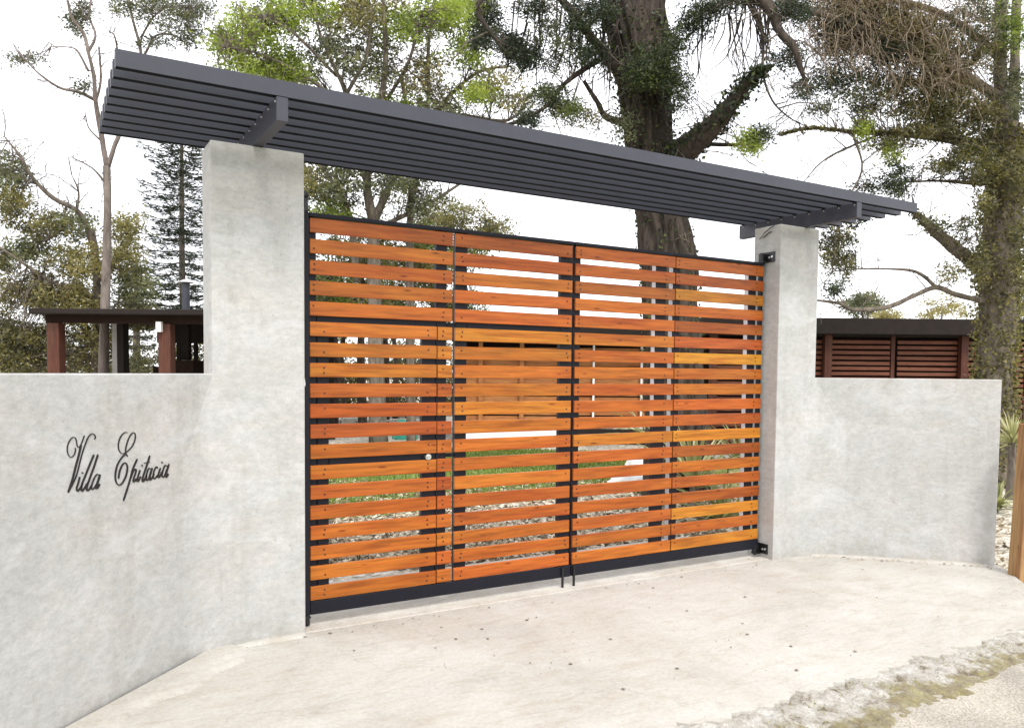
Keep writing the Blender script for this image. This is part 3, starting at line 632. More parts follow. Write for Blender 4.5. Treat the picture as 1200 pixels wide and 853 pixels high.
# Norfolk pine
def norfolk(px, D, top, bot, rmax, label, lean=0):
    T = Tree('norfolk_pine', gb(px, D), label, bk='bark_mid')
    W = T.limb([(px, gpy(px, D), D, 5), (px-lean*.3, 400, D, 4), (px-lean, (top+400)/2, D, 3), (px-lean, top, D, 1)], 8)
    y = bot; P = []; Dr = []; tt = []
    while y > top+6:
        f = (y-top)/(bot-top); R_ = rmax*(.5+.5*min(1, f*1.15)**.8)*D/FPX*random.uniform(.75, 1.2); nb = 6; a0 = random.uniform(0, 6.28)
        c = pt(px-lean, y, D)
        for k in range(nb):
            a = a0+k*2*math.pi/nb+random.uniform(-.15, .15); dv = np.array((math.cos(a), math.sin(a), 0)); L = R_*random.uniform(.8, 1.12)
            Q_ = [c+dv*L*t_+np.array((0, 0, -.30*L*t_+.38*L*t_**2.4)) for t_ in (0, .3, .6, .85, 1)]
            T.tw.tube([p-T.base for p in Q_], [.02, .016, .012, .008, .004], 4, cap=False)
            for t_ in np.arange(.16, 1.0, .055):
                pc = c+dv*L*t_+np.array((0, 0, -.30*L*t_+.38*L*t_**2.4)); side = np.array((-dv[1], dv[0], 0))
                for _ in range(7):
                    w_ = random.gauss(0, 1)*.13*L*(1.15-t_*.6); P.append(pc+side*w_+np.array((0, 0, random.uniform(-.16, .04)))); Dr.append(dv*.8+side*np.sign(w_)*.6+np.array((0, 0, .1))); tt.append(random.uniform(.1, .7))
        y -= random.uniform(10, 16)
    T.L = []; T.mb.build('trunk', M['bark_mid'], T.e, smooth=True); T.tw.build('branches', M['bark_mid'], T.e)['kind'] = 'stuff'
    o = leaves('foliage', np.array(P), .2, .035, np.array(tt), M['lf_pine'], T.e, dirs=np.array(Dr)); o['kind'] = 'stuff'
norfolk(215, 26, 100, 372, 56, 'tall tiered dark pine directly left of the left pillar', 2)
norfolk(160, 36, 300, 430, 34, 'smaller tiered dark pine farther off between the pale gum and the taller pine', 0)

# big lime-green leafy tree behind the gate
T = Tree('light_green_tree', gb(440, 17), 'spreading multi-stemmed tree with bright lime leaves rising behind the left half of the canopy', bk='bark_mid'); D = 17
T.limb([(444, gpy(444, D), D, 12), (440, 400, D, 9), (438, 300, D, 7.5), (437, 258, D, 7)], 10)
T.limb([(437, 260, D, 6), (430, 215, D, 5), (438, 170, D-.3, 4.5), (447, 120, D-.4, 4), (452, 60, D-.5, 3), (448, -20, D-.6, 2)], 8)
T.limb([(438, 260, D, 5), (452, 228, D+.2, 4.2), (470, 190, D+.4, 3.6), (500, 130, D+.6, 3), (502, 60, D+.7, 2), (510, -10, D+.8, 1.2)], 8)
T.limb([(430, 215, D, 3.4), (405, 150, D-.5, 3), (405, 110, D-.6, 2.8), (390, 75, D-.8, 2.2), (372, 30, D-1, 1.5), (368, -10, D-1, 1)], 7)
T.limb([(405, 112, D-.6, 2.4), (430, 65, D-.3, 2), (436, 10, D-.2, 1.6)], 6); T.limb([(470, 180, D, 3), (520, 120, D+.4, 2.4), (560, 85, D+.7, 1.6), (600, 78, D+.8, 1)], 6)
T.limb([(452, 120, D, 2.6), (480, 70, D-.4, 2), (490, 20, D-.5, 1.4)], 6); T.limb([(400, 120, D-.6, 2), (350, 85, D-1, 1.6), (300, 62, D-1.2, 1.2), (262, 55, D-1.3, .6)], 6)
T.limb([(395, 90, D-.7, 1.8), (345, 40, D-1, 1.4), (310, 20, D-1, .8)], 6); T.limb([(447, 165, D, 2), (415, 130, D, 1.6), (385, 110, D, 1)], 5)
T.limb([(500, 130, D+.5, 2), (545, 135, D+.7, 1.6), (590, 142, D+.8, 1.8), (612, 130, D+.9, 1.2)], 6)
T.limb([(482, gpy(482, D+1), D+1, 6), (480, 300, D+1, 4.5), (483, 225, D+1, 4), (486, 180, D+1, 3.4), (470, 90, D+1, 2)], 7)
T.limb([(418, 330, D, 4.5), (412, 265, D, 4), (398, 225, D, 3), (372, 190, D, 2.2), (340, 130, D, 1.4)], 7)
T.limb([(398, 262, D+.3, 3), (382, 235, D+.2, 2.4), (362, 205, D, 2), (352, 185, D, 1.2)], 6)
T.limb([(437, 270, D, 3), (500, 240, D+.3, 2.2), (540, 215, D+.5, 1.6)], 6)
T.fork(150, .4, 1.3, .016, .35, 4)
for (x, y, rx, ry, n, t_, mk, lf) in ((295, 38, 44, 30, 85, .8, 'lf_lime', 0), (262, 52, 20, 14, 22, .7, 'lf_lime', 0), (300, 82, 50, 18, 70, .7, 'lf_lime', 0), (350, 15, 50, 26, 75, .65, 'lf_lime', 0), (335, 75, 26, 18, 40, .5, 'lf_lime', 0), (420, 12, 56, 24, 75, .5, 'lf_olive', 0),
    (480, 25, 48, 26, 70, .55, 'lf_lime', 0), (535, 15, 36, 20, 70, .85, 'lf_lime', 0), (395, 60, 44, 28, 55, .35, 'lf_grey', 0), (440, 80, 40, 34, 45, .3, 'lf_grey', 0), (500, 90, 34, 34, 42, .45, 'lf_olive', 0), (545, 62, 34, 26, 40, .5, 'lf_lime', 0), (585, 95, 34, 20, 26, .4, 'lf_olive', 0),
    (560, 108, 24, 10, 30, .95, 'lf_lime', 0), (350, 92, 22, 10, 22, .7, 'lf_lime', 0), (465, 130, 40, 20, 30, .45, 'lf_lime', 0), (520, 128, 34, 14, 24, .35, 'lf_grey', 0), (430, 125, 24, 14, 22, .5, 'lf_lime', 0), (600, 120, 22, 12, 14, .4, 'lf_olive', 0),
    (395, 222, 40, 22, 55, .35, 'lf_grey', 0), (385, 250, 30, 14, 30, .5, 'lf_lime', 0), (470, 215, 50, 16, 50, .3, 'lf_grey', 0), (500, 240, 34, 14, 28, .3, 'lf_grey', 0), (360, 210, 12, 20, 18, .5, 'lf_olive', 0), (420, 195, 45, 12, 40, .35, 'lf_grey', 0), (330, 110, 50, 18, 40, .5, 'lf_lime', 0)):
    T.blob(x, y, rx*1.1, ry*1.1, D, 1.8, int(n*2.0), 22, .24, t_+.12, .4, (.09, .038), mk, .5)
T.done()
# rounded tree above the gate's second panel
T = Tree('rounded_tree', gb(540, 24), 'small rounded olive tree whose crown shows just above the second gate panel', bk='bark_mid'); D = 24
T.limb([(535, gpy(535, D), D, 5), (538, 330, D, 4), (540, 270, D, 3)], 7); T.limb([(538, 300, D, 2.5), (570, 270, D, 2), (590, 262, D, 1)], 5); T.limb([(538, 300, D, 2.5), (505, 268, D, 2), (485, 262, D, 1)], 5)
for (x, y, rx, ry, n) in ((540, 252, 40, 16, 80), (510, 262, 36, 16, 70), (575, 268, 32, 14, 60), (545, 280, 60, 20, 110), (520, 310, 60, 25, 60)): T.blob(x, y, rx, ry, D, 1.6, n, 26, .3, .6, .3, (.1, .045), 'lf_olive', .4)
T.done()
# slim trees seen through the first gate panel
for i, (px, D, tp, r) in enumerate(((392, 22, 330, 4), (404, 25, 345, 3), (425, 21, 320, 5), (452, 24, 335, 4), (463, 28, 350, 3), (483, 22, 325, 4.5), (505, 26, 340, 3.5), (376, 27, 350, 3.5), (548, 27, 350, 3))):
    labs = ['slim dark tree trunk seen through the far left of the first gate panel', 'thin trunk second from the left behind the first gate panel', 'thick dark trunk nearest behind the first gate panel', 'dark trunk in the middle of the group behind the first gate panel',
            'thinnest distant trunk right of centre behind the first gate panel', 'stout trunk behind the lock side of the wicket door', 'slim trunk behind the gap between the first two gate panels', 'small distant tree close to the left pillar behind the gate', 'distant slim trunk behind the left part of the second gate panel']
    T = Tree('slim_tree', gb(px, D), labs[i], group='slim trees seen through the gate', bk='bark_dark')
    T.limb([(px, gpy(px, D), D, r*1.2), (px+random.uniform(-4, 4), 420, D, r), (px+random.uniform(-6, 6), 370, D, r*.7), (px+random.uniform(-8, 8), tp, D, r*.4)], 7)
    T.fork(10, .4, 1.0, .015, .4, 2)
    for _ in range(4): T.blob(px+random.uniform(-15, 15), tp+random.uniform(-50, 35), 30, 22, D, 1.4, 46, 24, .32, random.uniform(.3, .8), .3, (.12, .05), random.choice(['lf_olive', 'lf_lime', 'lf_grey']), .4)
    T.done()

# massive dark tree behind the gate
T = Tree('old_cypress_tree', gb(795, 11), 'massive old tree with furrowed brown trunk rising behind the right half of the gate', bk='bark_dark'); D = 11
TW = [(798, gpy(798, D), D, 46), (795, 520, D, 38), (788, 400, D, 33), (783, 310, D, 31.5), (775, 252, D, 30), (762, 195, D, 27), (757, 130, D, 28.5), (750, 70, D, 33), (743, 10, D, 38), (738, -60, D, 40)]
W = []
for (px, py, D_, r) in TW: p = pt(px, py, D_); W.append((*p, r*D_/FPX))
W = [tuple(x) for x in spl(W, 7)]; W = dens(W, .06); nseg = 90; b = len(T.mb.v)
for i, p in enumerate(W):
    for k in range(nseg):
        a = 2*math.pi*k/nseg; zz = p[2]
        rid = .5+.5*math.cos(15*a+2.3*mn.noise(Vector((a*1.2, zz*1.1, 0)))*3); rid2 = mn.noise(Vector((math.cos(a)*5, math.sin(a)*5, zz*1.3)))
        fine = mn.noise(Vector((math.cos(a)*13, math.sin(a)*13, zz*3.1)))
        rr_ = p[3]*(1-.17*rid**1.5+.12*rid2+.09*fine)
        T.mb.v.append((p[0]+math.cos(a)*rr_-T.base[0], p[1]+math.sin(a)*rr_-T.base[1], zz-T.base[2]))
for i in range(len(W)-1):
    for k in range(nseg): T.mb.f.append((b+i*nseg+k, b+i*nseg+(k+1) % nseg, b+(i+1)*nseg+(k+1) % nseg, b+(i+1)*nseg+k))
trunkW = W; T.nodes += [w_ for w_ in W[len(W)//2:]]
RL = T.limb([(778, 215, D, 20), (790, 188, D-.1, 19), (812, 168, D-.4, 15), (838, 145, D-.7, 12), (860, 118, D-.9, 9), (880, 92, D-1.1, 6), (897, 78, D-1.2, 3)], 12, .05)
T.limb([(760, 120, D, 12), (725, 85, D-.3, 7), (690, 40, D-.5, 5), (650, -10, D-.6, 4)], 8, .05)
T.limb([(755, 150, D, 7), (712, 138, D-.2, 4), (700, 120, D-.3, 3), (684, 95, D-.4, 2)], 7)
T.limb([(720, 60, D, 5), (690, 78, D-.4, 3.5), (660, 100, D-.6, 2.6), (640, 125, D-.6, 2), (600, 145, D-.6, 2.2), (585, 142, D-.6, 1)], 7)
T.limb([(740, -10, D, 10), (690, -20, D-.5, 7), (620, -20, D-.8, 5), (560, 5, D-1, 3), (590, 60, D-1, 2)], 7)
T.limb([(760, -20, D, 16), (830, -25, D-.5, 12), (885, -5, D-.8, 9), (903, 12, D-.9, 7), (914, 38, D-1, 5), (930, 55, D-1.1, 4.5), (938, 80, D-1.1, 3.2), (944, 96, D-1.1, 1.2)], 9, .05)
T.limb([(870, -10, D-.7, 3), (893, 40, D-.8, 2), (894, 85, D-.8, 1.6), (905, 118, D-.8, 1.2), (925, 138, D-.8, .8), (948, 150, D-.8, .5)], 6)
for _ in range(34):
    x = random.uniform(815, 905); y0 = random.uniform(-15, 25); L = random.uniform(40, 95); dx = random.gauss(-4, 14)
    T.limb([(x, y0, D-.6, 1.0), (x+dx*.3, y0+L*.4, D-.6, .8), (x+dx*.7+random.gauss(0, 5), y0+L*.8, D-.6, .6), (x+dx*1.4, y0+L, D-.6, .35)], 4, add=False)
for _ in range(50):
    x = random.uniform(600, 730); y0 = random.uniform(-15, 60); L = random.uniform(30, 85); dx = random.gauss(-12, 14)
    T.limb([(x, y0, D-.5, 1.2), (x+dx*.3, y0+L*.4, D-.5, .9), (x+dx, y0+L, D-.5, .4)], 4, add=False)
T.limb([(812, 168, D, 3), (850, 170, D-.2, 2.4), (870, 168, D-.3, 2), (900, 150, D-.3, 1.2)], 5)
T.fork(120, .25, .8, .012, .0, 4)
for (x, y, rx, ry, n, t_, mk) in ((572, 22, 20, 22, 60, .25, 'lf_dark'), (596, 55, 20, 18, 70, .15, 'lf_dark'), (615, 68, 18, 14, 55, .15, 'lf_dark'), (565, 48, 14, 16, 30, .3, 'lf_dark'), (560, 8, 18, 12, 22, .8, 'lf_lime'), (622, 8, 26, 14, 34, .3, 'lf_dark'),
    (640, 108, 24, 12, 34, .6, 'lf_dark'), (622, 140, 16, 12, 34, .2, 'lf_dark'), (668, 130, 18, 12, 45, .95, 'lf_dark'), (650, 122, 16, 10, 22, .4, 'lf_dark'), (680, 25, 34, 26, 70, .35, 'lf_dark'), (690, 62, 24, 16, 42, .35, 'lf_dark'), (652, 60, 30, 30, 34, .3, 'lf_grey'),
    (705, 10, 20, 16, 40, .3, 'lf_dark'), (764, 78, 36, 30, 150, .55, 'lf_dark'), (790, 52, 20, 22, 46, .45, 'lf_dark'), (785, 95, 24, 16, 46, .5, 'lf_dark'), (815, 22, 26, 20, 50, .3, 'lf_dark'), (835, 8, 22, 12, 34, .3, 'lf_dark'), (860, 2, 20, 8, 22, .3, 'lf_dark'), (690, 140, 20, 14, 16, .4, 'lf_olive'),
    (730, 145, 16, 26, 18, .4, 'lf_grey'), (878, 168, 16, 16, 44, .98, 'lf_lime'), (895, 158, 16, 14, 26, .3, 'lf_dark'), (795, 122, 12, 20, 22, .4, 'lf_dark'), (640, 30, 24, 24, 26, .3, 'lf_grey'), (930, 12, 26, 16, 55, .25, 'lf_dark'), (925, 70, 18, 18, 34, .3, 'lf_dark'), (945, 105, 16, 12, 26, .35, 'lf_dark')):
    T.blob(x, y, rx, ry, D-.7, .45, n, 34, .14, t_, .3, (.05, .017), mk, .4)
T.ivy(RL, 1500, 'lf_dark', .35, (.06, .045), .07); T.ivy([w_ for w_ in trunkW if 1.9 < w_[2] < 4.3], 700, 'lf_dark', .45, (.055, .04), .03); T.ivy([w_ for w_ in trunkW if 4.3 < w_[2] < 6.5], 1700, 'lf_dark', .5, (.055, .04), .06)
T.done()

# ivy-clad tree at the right
T = Tree('ivy_clad_tree', gb(1163, 12.5), 'ivy-clad tree at the far right with tangled dry twigs hanging over the canopy end', bk='bark_mid'); D = 12.5
W = T.limb([(1160, gpy(1160, D), D, 24), (1163, 500, D, 20), (1166, 430, D, 19), (1170, 340, D, 20), (1176, 260, D, 20), (1180, 200, D, 19), (1180, 150, D, 17)], 14, .04)
Wb = T.limb([(1178, 160, D, 11), (1173, 110, D, 8), (1172, 60, D, 7), (1174, -30, D, 6)], 8); T.limb([(1182, 160, D, 10), (1188, 100, D+.2, 6), (1190, 40, D+.2, 5), (1192, -30, D+.2, 5)], 8)
W2 = T.limb([(1178, 345, D, 9), (1158, 322, D-.1, 8), (1120, 292, D-.3, 7), (1095, 270, D-.4, 6), (1075, 252, D-.5, 3.5), (1055, 238, D-.6, 1.5)], 8, .05)
T.limb([(1165, 350, D, 4), (1150, 352, D-.1, 3.4), (1120, 345, D-.2, 3), (1097, 337, D-.3, 3), (1070, 347, D-.4, 2.6), (1040, 360, D-.5, 2.8), (1000, 363, D-.6, 2.6), (985, 356, D-.7, 2), (958, 352, D-.8, 1.2)], 7)
T.limb([(1098, 338, D-.3, 2.4), (1080, 322, D-.3, 2), (1060, 316, D-.3, 1.6), (1010, 315, D-.3, 1), (985, 318, D-.3, .6)], 5)
W3 = T.limb([(1178, 175, D, 10), (1140, 168, D-.2, 7), (1095, 160, D-.4, 5), (1040, 156, D-.6, 3.4), (1000, 155, D-.8, 2), (950, 150, D-1, 1.2), (915, 158, D-1.1, .8)], 7, .05)
T.limb([(1178, 120, D, 8), (1130, 90, D-.3, 5), (1070, 60, D-.6, 4), (1000, 30, D-.9, 3.5), (930, 5, D-1.1, 4), (880, -15, D-1.2, 3)], 7, .05)
T.limb([(1175, 70, D, 6), (1110, 20, D-.3, 3.6), (1030, -5, D-.6, 4), (960, -20, D-.9, 3)], 7, .05)
T.limb([(1180, 210, D, 4), (1150, 215, D, 3), (1100, 212, D-.2, 1.6), (1060, 214, D-.3, .8)], 5); T.limb([(1000, 158, D-.8, 1.6), (1010, 200, D-.8, 1.2), (985, 250, D-.8, 1.2), (975, 320, D-.8, .8)], 5)
T.limb([(1185, 190, D, 6), (1205, 160, D, 5), (1240, 130, D, 4)], 6); T.limb([(1030, 158, D-.6, 1.5), (970, 185, D-.7, 1), (940, 215, D-.7, .5)], 4)
T.fork(120, .25, .7, .010, .6, 4)
tang = MB(); base = T.base
for _ in range(1050):       # tangle of dry hanging twigs
    x = 905+ 250*random.betavariate(1.6, 1.3); y = random.uniform(-30, 45+.32*(x-905)+25*mn.noise(Vector((x*.03, 0, 0))))
    d0 = D-.7+random.uniform(-.6, .5); an = random.gauss(.55, .7); L = random.uniform(18, 62); P = []
    for k in range(5):
        t_ = k/4; P.append(pt(x+math.cos(an)*L*t_, y+math.sin(an)*L*t_+10*t_*t_, d0+random.uniform(-.05, .05))-base); an += random.gauss(0, .25)
    tang.tube(P, [.0065, .0055, .004, .003, .0015], 3, cap=False)
o = tang.build('dry_twigs', M['twig'], T.e); o['kind'] = 'stuff'
for (x, y, rx, ry, n, t_, mk) in ((1000, 12, 60, 26, 210, .45, 'lf_brown'), (1060, 35, 60, 30, 240, .4, 'lf_brown'), (985, 50, 36, 20, 90, .3, 'lf_brown'), (1040, 60, 40, 18, 90, .25, 'lf_dark'), (1000, 30, 60, 20, 120, .25, 'lf_dark'), (1100, 60, 46, 30, 130, .5, 'lf_olive'), (1010, 90, 40, 14, 40, .3, 'lf_dark'), (975, 90, 28, 20, 46, .3, 'lf_dark'),
    (1060, 100, 40, 20, 70, .45, 'lf_olive'), (1100, 95, 36, 22, 110, .5, 'lf_brown'), (1120, 120, 40, 20, 80, .4, 'lf_olive'), (1150, 20, 36, 30, 70, .4, 'lf_grey'), (1190, 30, 20, 40, 50, .5, 'lf_lime'), (1192, 110, 16, 30, 46, .4, 'lf_grey'), (1150, 60, 30, 22, 50, .35, 'lf_olive'),
    (1080, 155, 50, 10, 70, .55, 'lf_olive'), (1015, 128, 20, 10, 18, .4, 'lf_olive'), (1011, 152, 8, 16, 26, .95, 'lf_lime'), (1046, 180, 9, 14, 18, .9, 'lf_lime'), (1052, 205, 16, 16, 32, .4, 'lf_dark'), (1022, 220, 22, 8, 22, .3, 'lf_dark'), (1050, 222, 16, 10, 20, .35, 'lf_dark'), (1105, 196, 22, 9, 30, .4, 'lf_olive'), (1140, 205, 18, 10, 24, .45, 'lf_olive'),
    (1140, 160, 26, 22, 60, .4, 'lf_olive'), (1150, 130, 30, 18, 60, .4, 'lf_olive'), (1165, 190, 22, 22, 50, .45, 'lf_olive'), (1195, 200, 14, 40, 50, .45, 'lf_olive'), (1000, 252, 22, 14, 30, .3, 'lf_dark'), (985, 275, 20, 18, 34, .35, 'lf_olive'), (972, 300, 14, 22, 34, .4, 'lf_olive'), (990, 310, 12, 20, 22, .4, 'lf_olive'), (980, 340, 9, 14, 14, .4, 'lf_dark'),
    (1070, 125, 50, 20, 70, .5, 'lf_olive'), (1010, 112, 40, 18, 46, .45, 'lf_grey'), (1100, 140, 40, 16, 70, .55, 'lf_olive'), (1130, 185, 30, 12, 40, .5, 'lf_olive'), (1040, 168, 40, 8, 34, .5, 'lf_olive'), (965, 128, 16, 10, 16, .4, 'lf_grey'), (1128, 270, 14, 14, 14, .4, 'lf_olive'), (1095, 262, 16, 10, 10, .4, 'lf_grey'), (1145, 300, 16, 18, 26, .45, 'lf_olive'), (1120, 318, 24, 12, 18, .6, 'lf_olive'), (1195, 300, 12, 40, 36, .4, 'lf_olive'), (1155, 240, 10, 30, 22, .45, 'lf_olive'), (1150, 320, 10, 20, 20, .5, 'lf_olive')):
    T.blob(x, y, rx*1.05, ry*1.05, D-.5, .6, int(n*1.15), 26, .15, t_, .35, (.06, .022), mk, .35)
T.ivy(W, 9500, 'lf_olive', .62, (.06, .045), .065); T.ivy(W2, 900, 'lf_olive', .5, (.05, .035), .04); T.ivy(W3, 2600, 'lf_olive', .5, (.05, .035), .05); T.ivy(Wb, 900, 'lf_olive', .4, (.05, .035), .05)
T.done()

# shrubs
def shrub(px, py, rx, ry, D, rd, n, mk, t_, label, leaf=(.1, .045), per=30, cr_=.32):
    T = Tree('shrub', gb(px, D), label, 'shrub', 'background shrubs')
    gy = gpy(px, D)
    for k in range(3): T.limb([(px+random.uniform(-4, 4), gy, D, 3), (px+random.uniform(-rx, rx)*.4, (gy+py)/2, D, 2), (px+random.uniform(-rx, rx)*.6, py, D+random.uniform(-rd, rd)*.5, 1)], 5)
    T.blob(px, py, rx, ry, D, rd, n, per, cr_, t_, .3, leaf, mk, .2)
    if gy > py+ry: T.blob(px, (py+ry+gy)/2, rx*.9, (gy-py-ry)/2+4, D, rd, n//2, per, cr_, t_*.7, .3, leaf, mk, .1)
    T.done()
shrub(1010, 358, 28, 15, 34, 1.2, 110, 'lf_grey', .5, 'round grey-green bush showing above the slatted shed roof near the right pillar', (.12, .06))
shrub(1100, 362, 44, 16, 32, 1.2, 60, 'lf_olive', .9, 'sparse tan bush above the slatted shed roof left of the ivy-clad trunk', (.1, .05))
shrub(1040, 372, 26, 8, 30, .8, 40, 'lf_olive', 1.0, 'low yellowish bush just above the shed roof in its middle', (.1, .05))
shrub(1200, 350, 22, 26, 26, 1.5, 70, 'lf_olive', .5, 'leafy bush at the right edge beyond the ivy-clad trunk', (.1, .05))
for i, (px, py, rx, D, t_, lab) in enumerate(((-50, 428, 70, 26, .3, 'dark bushy shrub beyond the left wall at the edge of view'), (60, 432, 55, 27, .35, 'dark bushy shrub behind the brown corner post of the garden pavilion'), (150, 432, 50, 30, .3, 'dark shrub seen through the open garden pavilion'), (235, 425, 50, 28, .3, 'dark shrub hidden mostly behind the left pillar'),
    (330, 430, 60, 30, .35, 'dark shrub beyond the left pillar and gate edge'), (400, 430, 50, 31, .5, 'green shrub behind the slim trunks left of the first gate panel'), (470, 425, 50, 30, .6, 'lighter green shrub behind the slim trunks at the wicket lock side'), (540, 430, 45, 32, .4, 'dark shrub behind the left end of the amber pavilion'),
    (830, 440, 40, 24, .4, 'dark shrub behind the fourth gate panel'), (890, 470, 40, 22, .35, 'dark shrub behind the right pillar'))):
    shrub(px, py, rx, 34, D, 1.8, 150, random.choice(['lf_olive', 'lf_olive', 'lf_dark']), t_, lab, (.13, .06), 30, .42)

# spiky blade plants
def spiky(px, D, n, L, label, tint=.6, hgt=.0, wdt=.03):
    b = gb(px, D); e = empty('spiky_plant', b, label, 'plant', 'spiky blade plants'); mb = MB()
    for k in range(n):
        a = random.uniform(0, 6.28); el = random.uniform(.15, 1.45); l = L*random.uniform(.7, 1.15); dv = np.array((math.cos(a)*math.cos(el), math.sin(a)*math.cos(el), math.sin(el))); sd_ = np.cross(dv, (0, 0, 1)); sd_ /= np.linalg.norm(sd_)+1e-6
        o3 = np.array((0, 0, hgt+random.uniform(0, .08))); i0 = len(mb.v)
        for t_ in (0, .35, .7, 1):
            c = o3+dv*l*t_+np.array((0, 0, -.28*l*t_*t_)); ww = wdt*(.8+.5*t_-1.25*t_*t_)
            mb.v += [tuple(c-sd_*ww), tuple(c+np.array((0, 0, -.01))), tuple(c+sd_*ww)]
        for s_ in range(3):
            for q_ in range(2): a_ = i0+3*s_+q_; mb.f.append((a_, a_+1, a_+4, a_+3))
    o = mb.build('blade', M['lf_blade'] , e); at = o.data.attributes.new('tint', 'FLOAT', 'FACE'); at.data.foreach_set('value', np.repeat(np.clip(rng.normal(tint, .3, n), 0, 1), 6).astype(np.float32)); o['kind'] = 'stuff'
    if hgt > .1: MB().tube([(0, 0, -.05), (.02, 0, hgt*.5), (0, .01, hgt+.05)], [.07, .06, .05], 9).build('stem', M['bark_mid'], e)
spiky(815, 10, 70, 1.1, 'tall pale-bladed spiky plant behind the left part of the fourth gate panel', .8, .25)
spiky(850, 9, 60, .8, 'green spiky plant on the soil behind the middle of the fourth gate panel', .4)
spiky(875, 11, 60, 1.0, 'spiky plant with arching blades close to the right pillar behind the gate', .6, .3)
spiky(765, 14, 60, 1.2, 'pale spiky plant behind the posts between third and fourth gate panels', .9, .5)
spiky(1188, 11, 70, .6, 'fan of pale spiky leaves beside the right wall end and timber post', .85, .75, .016)
spiky(1172, 10, 40, .5, 'low dry spiky plant at the soil beside the right wall end', .5)

# ------------------------------------------------------------------ buildings beyond
YR = math.atan2(-sw, cw)     # rotation that makes local +x the camera's right
def loc_frame(px, D, name, label, cat, group=None):
    b = gb(px, D); return empty(name, b, label, cat, group, YR)
def zof(py, D, px=600): return float(pt(px, py, D)[2])
def part(e, name, m, *b, ch=0): return MB().box(*b, ch).build(name, m, e)
# slatted shed at the right: local x in metres from pixel 955 at D
def X(px, px0, D): return (px-px0)/FPX*D
D = 17; e = loc_frame(955, D, 'slatted_shed', 'long dark-stained slatted timber shed with flat black roof behind the right wall', 'shed'); k = D/FPX
zt, zb = zof(375, D, 1050), zof(391, D, 1050); x0, x1 = X(828, 955, D), X(1500, 955, D)
part(e, 'roof', M['darkroof'], x0-.2, x1+.2, -.35, 3.0, zb+.02, zt+.06, ch=.01)
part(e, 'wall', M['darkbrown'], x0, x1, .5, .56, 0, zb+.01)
pxs = [835, 900, 968, 1048, 1127, 1206, 1290, 1370, 1450]
for i, p in enumerate(pxs):
    big = p in (968, 1127, 1290, 1450, 835)
    part(e, 'post' if big else 'batten', M['redpost'], X(p, 955, D)-(.075 if big else .04), X(p, 955, D)+(.075 if big else .04), -.05 if big else .14, .09 if big else .2, .06, zb+.015)
sm = {}
for a, b in zip(pxs[:-1], pxs[1:]):
    xa, xb = X(a, 955, D)+.08, X(b, 955, D)-.08; L = round(xb-xa, 2)
    for r in range(23):
        z = zb-.16-r*.113
        if z < .1: break
        if L not in sm: sm[L] = MB().box(0, L, 0, .025, 0, .07).build('slat', M['redwood'], e); o = sm[L]
        else: o = share(sm[L], e)
        o.location = (xa, .1+random.uniform(-.01, .01), z); o.rotation_euler.y = random.uniform(-.003, .003)
# amber boarded pavilion behind the middle of the gate
D = 19; e = loc_frame(640, D, 'boarded_pavilion', 'amber boarded pavilion on a white plinth glimpsed between the slats of the middle gate panels', 'pavilion')
zr = zof(378, D); zf = zof(390, D); zp1 = zof(497, D); x0, x1 = X(534, 640, D), X(775, 640, D)
part(e, 'roof', M['darkroof'], x0-.4, x1+.3, -.6, 4, zf, zr)
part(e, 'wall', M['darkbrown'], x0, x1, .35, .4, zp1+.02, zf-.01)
part(e, 'plinth', M['white'], x0, X(664, 640, D), -.1, .3, .02, zp1); part(e, 'step', M['darkroof'], X(665, 640, D), x1, -.1, .3, .0, zp1-.05)
for p in (536, 563, 611, 660, 695, 751, 773): part(e, 'post', M['amber'] if p not in (695, 751) else M['white'], X(p, 640, D)-(.05 if p not in (695, 751) else .022), X(p, 640, D)+(.05 if p not in (695, 751) else .022), -.04, .05, zp1+.005, zf-.005)
bb = None; z = zp1+.05
while z < zf-.3:
    if bb is None: bb = MB().box(x0+.06, x1-.06, 0, .03, 0, .2).build('board', M['amber'], e)
    else: bb = share(bb, e)
    bb.location = (0, .1, z); z += .235
# garden pavilion behind the left wall
D = 16; e = loc_frame(130, D, 'garden_pavilion', 'open garden pavilion with flat dark roof, brown posts and chimney behind the left wall', 'pavilion')
z1, z2 = zof(361, D, 130), zof(367, D, 130)
part(e, 'roof', M['darkroof'], X(53, 130, D), X(345, 130, D), -.5, 4.2, z2, z1, ch=.01)
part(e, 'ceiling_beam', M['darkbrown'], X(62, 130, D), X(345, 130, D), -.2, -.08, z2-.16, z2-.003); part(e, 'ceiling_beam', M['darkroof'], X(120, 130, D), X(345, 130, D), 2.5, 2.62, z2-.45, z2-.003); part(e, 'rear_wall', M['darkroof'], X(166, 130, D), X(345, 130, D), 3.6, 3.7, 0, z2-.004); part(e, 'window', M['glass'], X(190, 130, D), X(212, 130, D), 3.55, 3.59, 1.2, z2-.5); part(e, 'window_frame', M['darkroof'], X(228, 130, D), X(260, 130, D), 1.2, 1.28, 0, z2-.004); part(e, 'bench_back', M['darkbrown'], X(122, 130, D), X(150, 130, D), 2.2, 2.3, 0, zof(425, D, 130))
for p in (72, 200, 330): part(e, 'post', M['redpost'], X(p, 130, D)-.12, X(p, 130, D)+.12, -.26, -.02, 0, z2-.163, ch=.008)
part(e, 'pier', M['greypost'], X(106, 130, D), X(112, 130, D), .9, 1.1, 0, z2-.004); part(e, 'pier', M['darkroof'], X(112.3, 130, D), X(120, 130, D), .9, 1.15, 0, z2-.004)
part(e, 'pier', M['greypost'], X(224, 130, D), X(232, 130, D), .9, 1.1, 0, z2-.004)
part(e, 'counter', M['darkbrown'], X(155, 130, D), X(192, 130, D), 1.5, 2.1, 0, zof(417, D, 130))
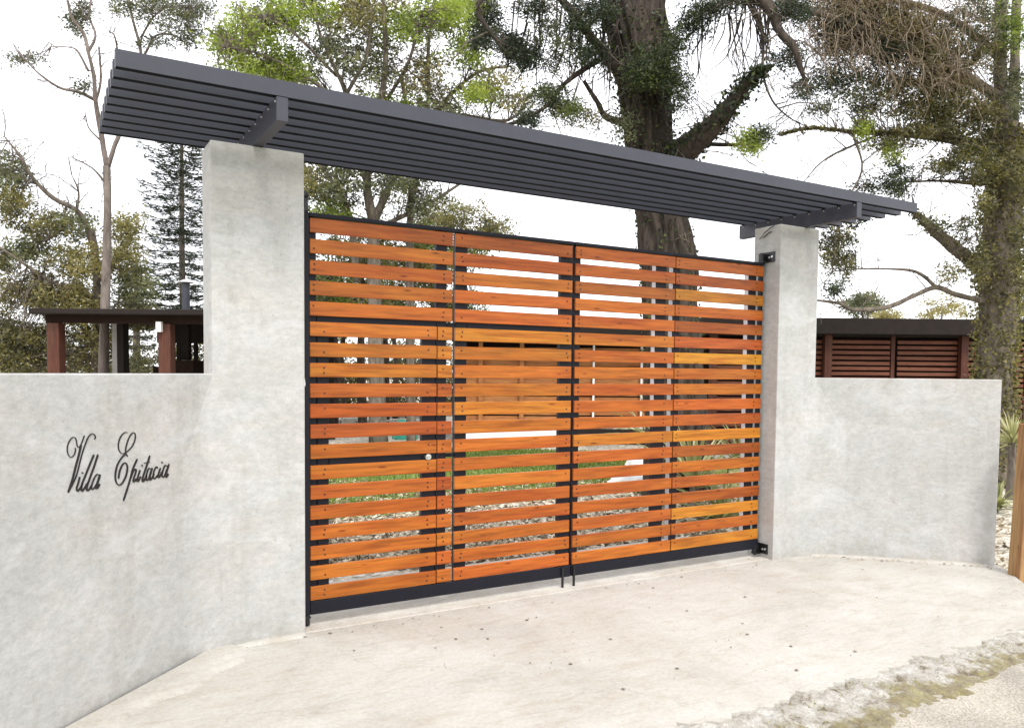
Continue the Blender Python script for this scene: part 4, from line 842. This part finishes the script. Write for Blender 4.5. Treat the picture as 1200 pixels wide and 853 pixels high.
for p in (135, 145, 168, 190, 215): part(e, 'window_frame', M['darkroof'], X(p, 130, D)-.04, X(p, 130, D)+.04, 2.65, 2.73, 0, z2-.3)
part(e, 'stove_pipe', M['darkroof'], X(169, 130, D), X(179, 130, D), 1.8, 1.97, zof(417, D, 130)+.01, z2-.005)
mb = MB(); xc = X(174, 130, D); mb.tube([(xc, 1.9, z1+.004), (xc, 1.9, zof(329, D+1.9, 170))], [.085, .085], 14); mb.build('chimney', M['metal'], e)
mb = MB(); mb.tube([(xc, 1.9, zof(329, D+1.9, 170)+.01), (xc, 1.9, zof(326, D+1.9, 170)+.02)], [.18, .05], 14); mb.build('chimney_cap', M['pale_metal'], e)
o = part(e, 'wall_lamp', M['white'], X(193, 130, D), X(199, 130, D), -.36, -.265, zof(386, D, 130), zof(374.5, D, 130)); 
part(e, 'wall_panel', M['stone'], X(207, 130, D), X(216, 130, D), 2.3, 2.4, 0, zof(395, D, 130))
# low white kerb wall, tarp and sack on the lawn
D = 23; e = loc_frame(420, D, 'low_stone_wall', 'low pale stone edging wall behind the slim trunks', 'low wall')
x = X(340, 420, D)
st = None
while x < X(486, 420, D):
    w_ = random.uniform(.35, .6); MB().box(x, x+w_-.03, random.uniform(0, .03), .3, 0, .3+random.uniform(-.04, .05), .02).build('stone', M['stone'], e); x += w_
p = pt(742, 567, 12); b = np.array((p[0], p[1], -.05))
def lump(name, b, rx, ry, h, m, label, cat, seed):
    bm = bmesh.new(); bmesh.ops.create_icosphere(bm, subdivisions=4, radius=1)
    for v in bm.verts:
        nn = mn.fractal(v.co*1.6+Vector((seed, 0, 0)), .8, 2, 4)*.16; c = v.co*(1+nn); v.co = Vector((c.x*rx, c.y*ry, max(c.z*h, -.02)))
    me = bpy.data.meshes.new(name); bm.to_mesh(me); bm.free(); me.materials.append(m); me.polygons.foreach_set('use_smooth', [True]*len(me.polygons))
    o = bpy.data.objects.new(name, me); C.objects.link(o); o.location = b; o.rotation_euler.z = YR; return tag(o, label, cat)
lump('white_sack', b, .40, .22, .19, M['white'], 'white sack lying on the lawn behind the third gate panel', 'sack', 1)
p = pt(745, 552, 13.5); lump('white_boulder', (p[0], p[1], -.05), .2, .2, .35, M['white'], 'small white rounded boulder behind the white sack on the lawn', 'boulder', 5)
p = pt(475, 500, 20); e_ = lump('green_tarpaulin', (p[0], p[1], -.05), .32, .25, .48, plain('turquoise_plastic', (.03, .3, .22), .4), 'turquoise tarpaulin bundle behind the wicket door near its lock', 'tarpaulin', 9)

# raw timber post at the right edge
x, y = gp(1195, 676)
o = MB().box(-.07, .07, -.07, .07, -.06, 1.26, .006).build('timber_post', M['freshpost']); o.location = (x+.06, y+.02, 0); o.rotation_euler = (0, math.radians(2.2), -.4); tag(o, 'raw pine timber post standing at the right edge beside the wall end', 'post')
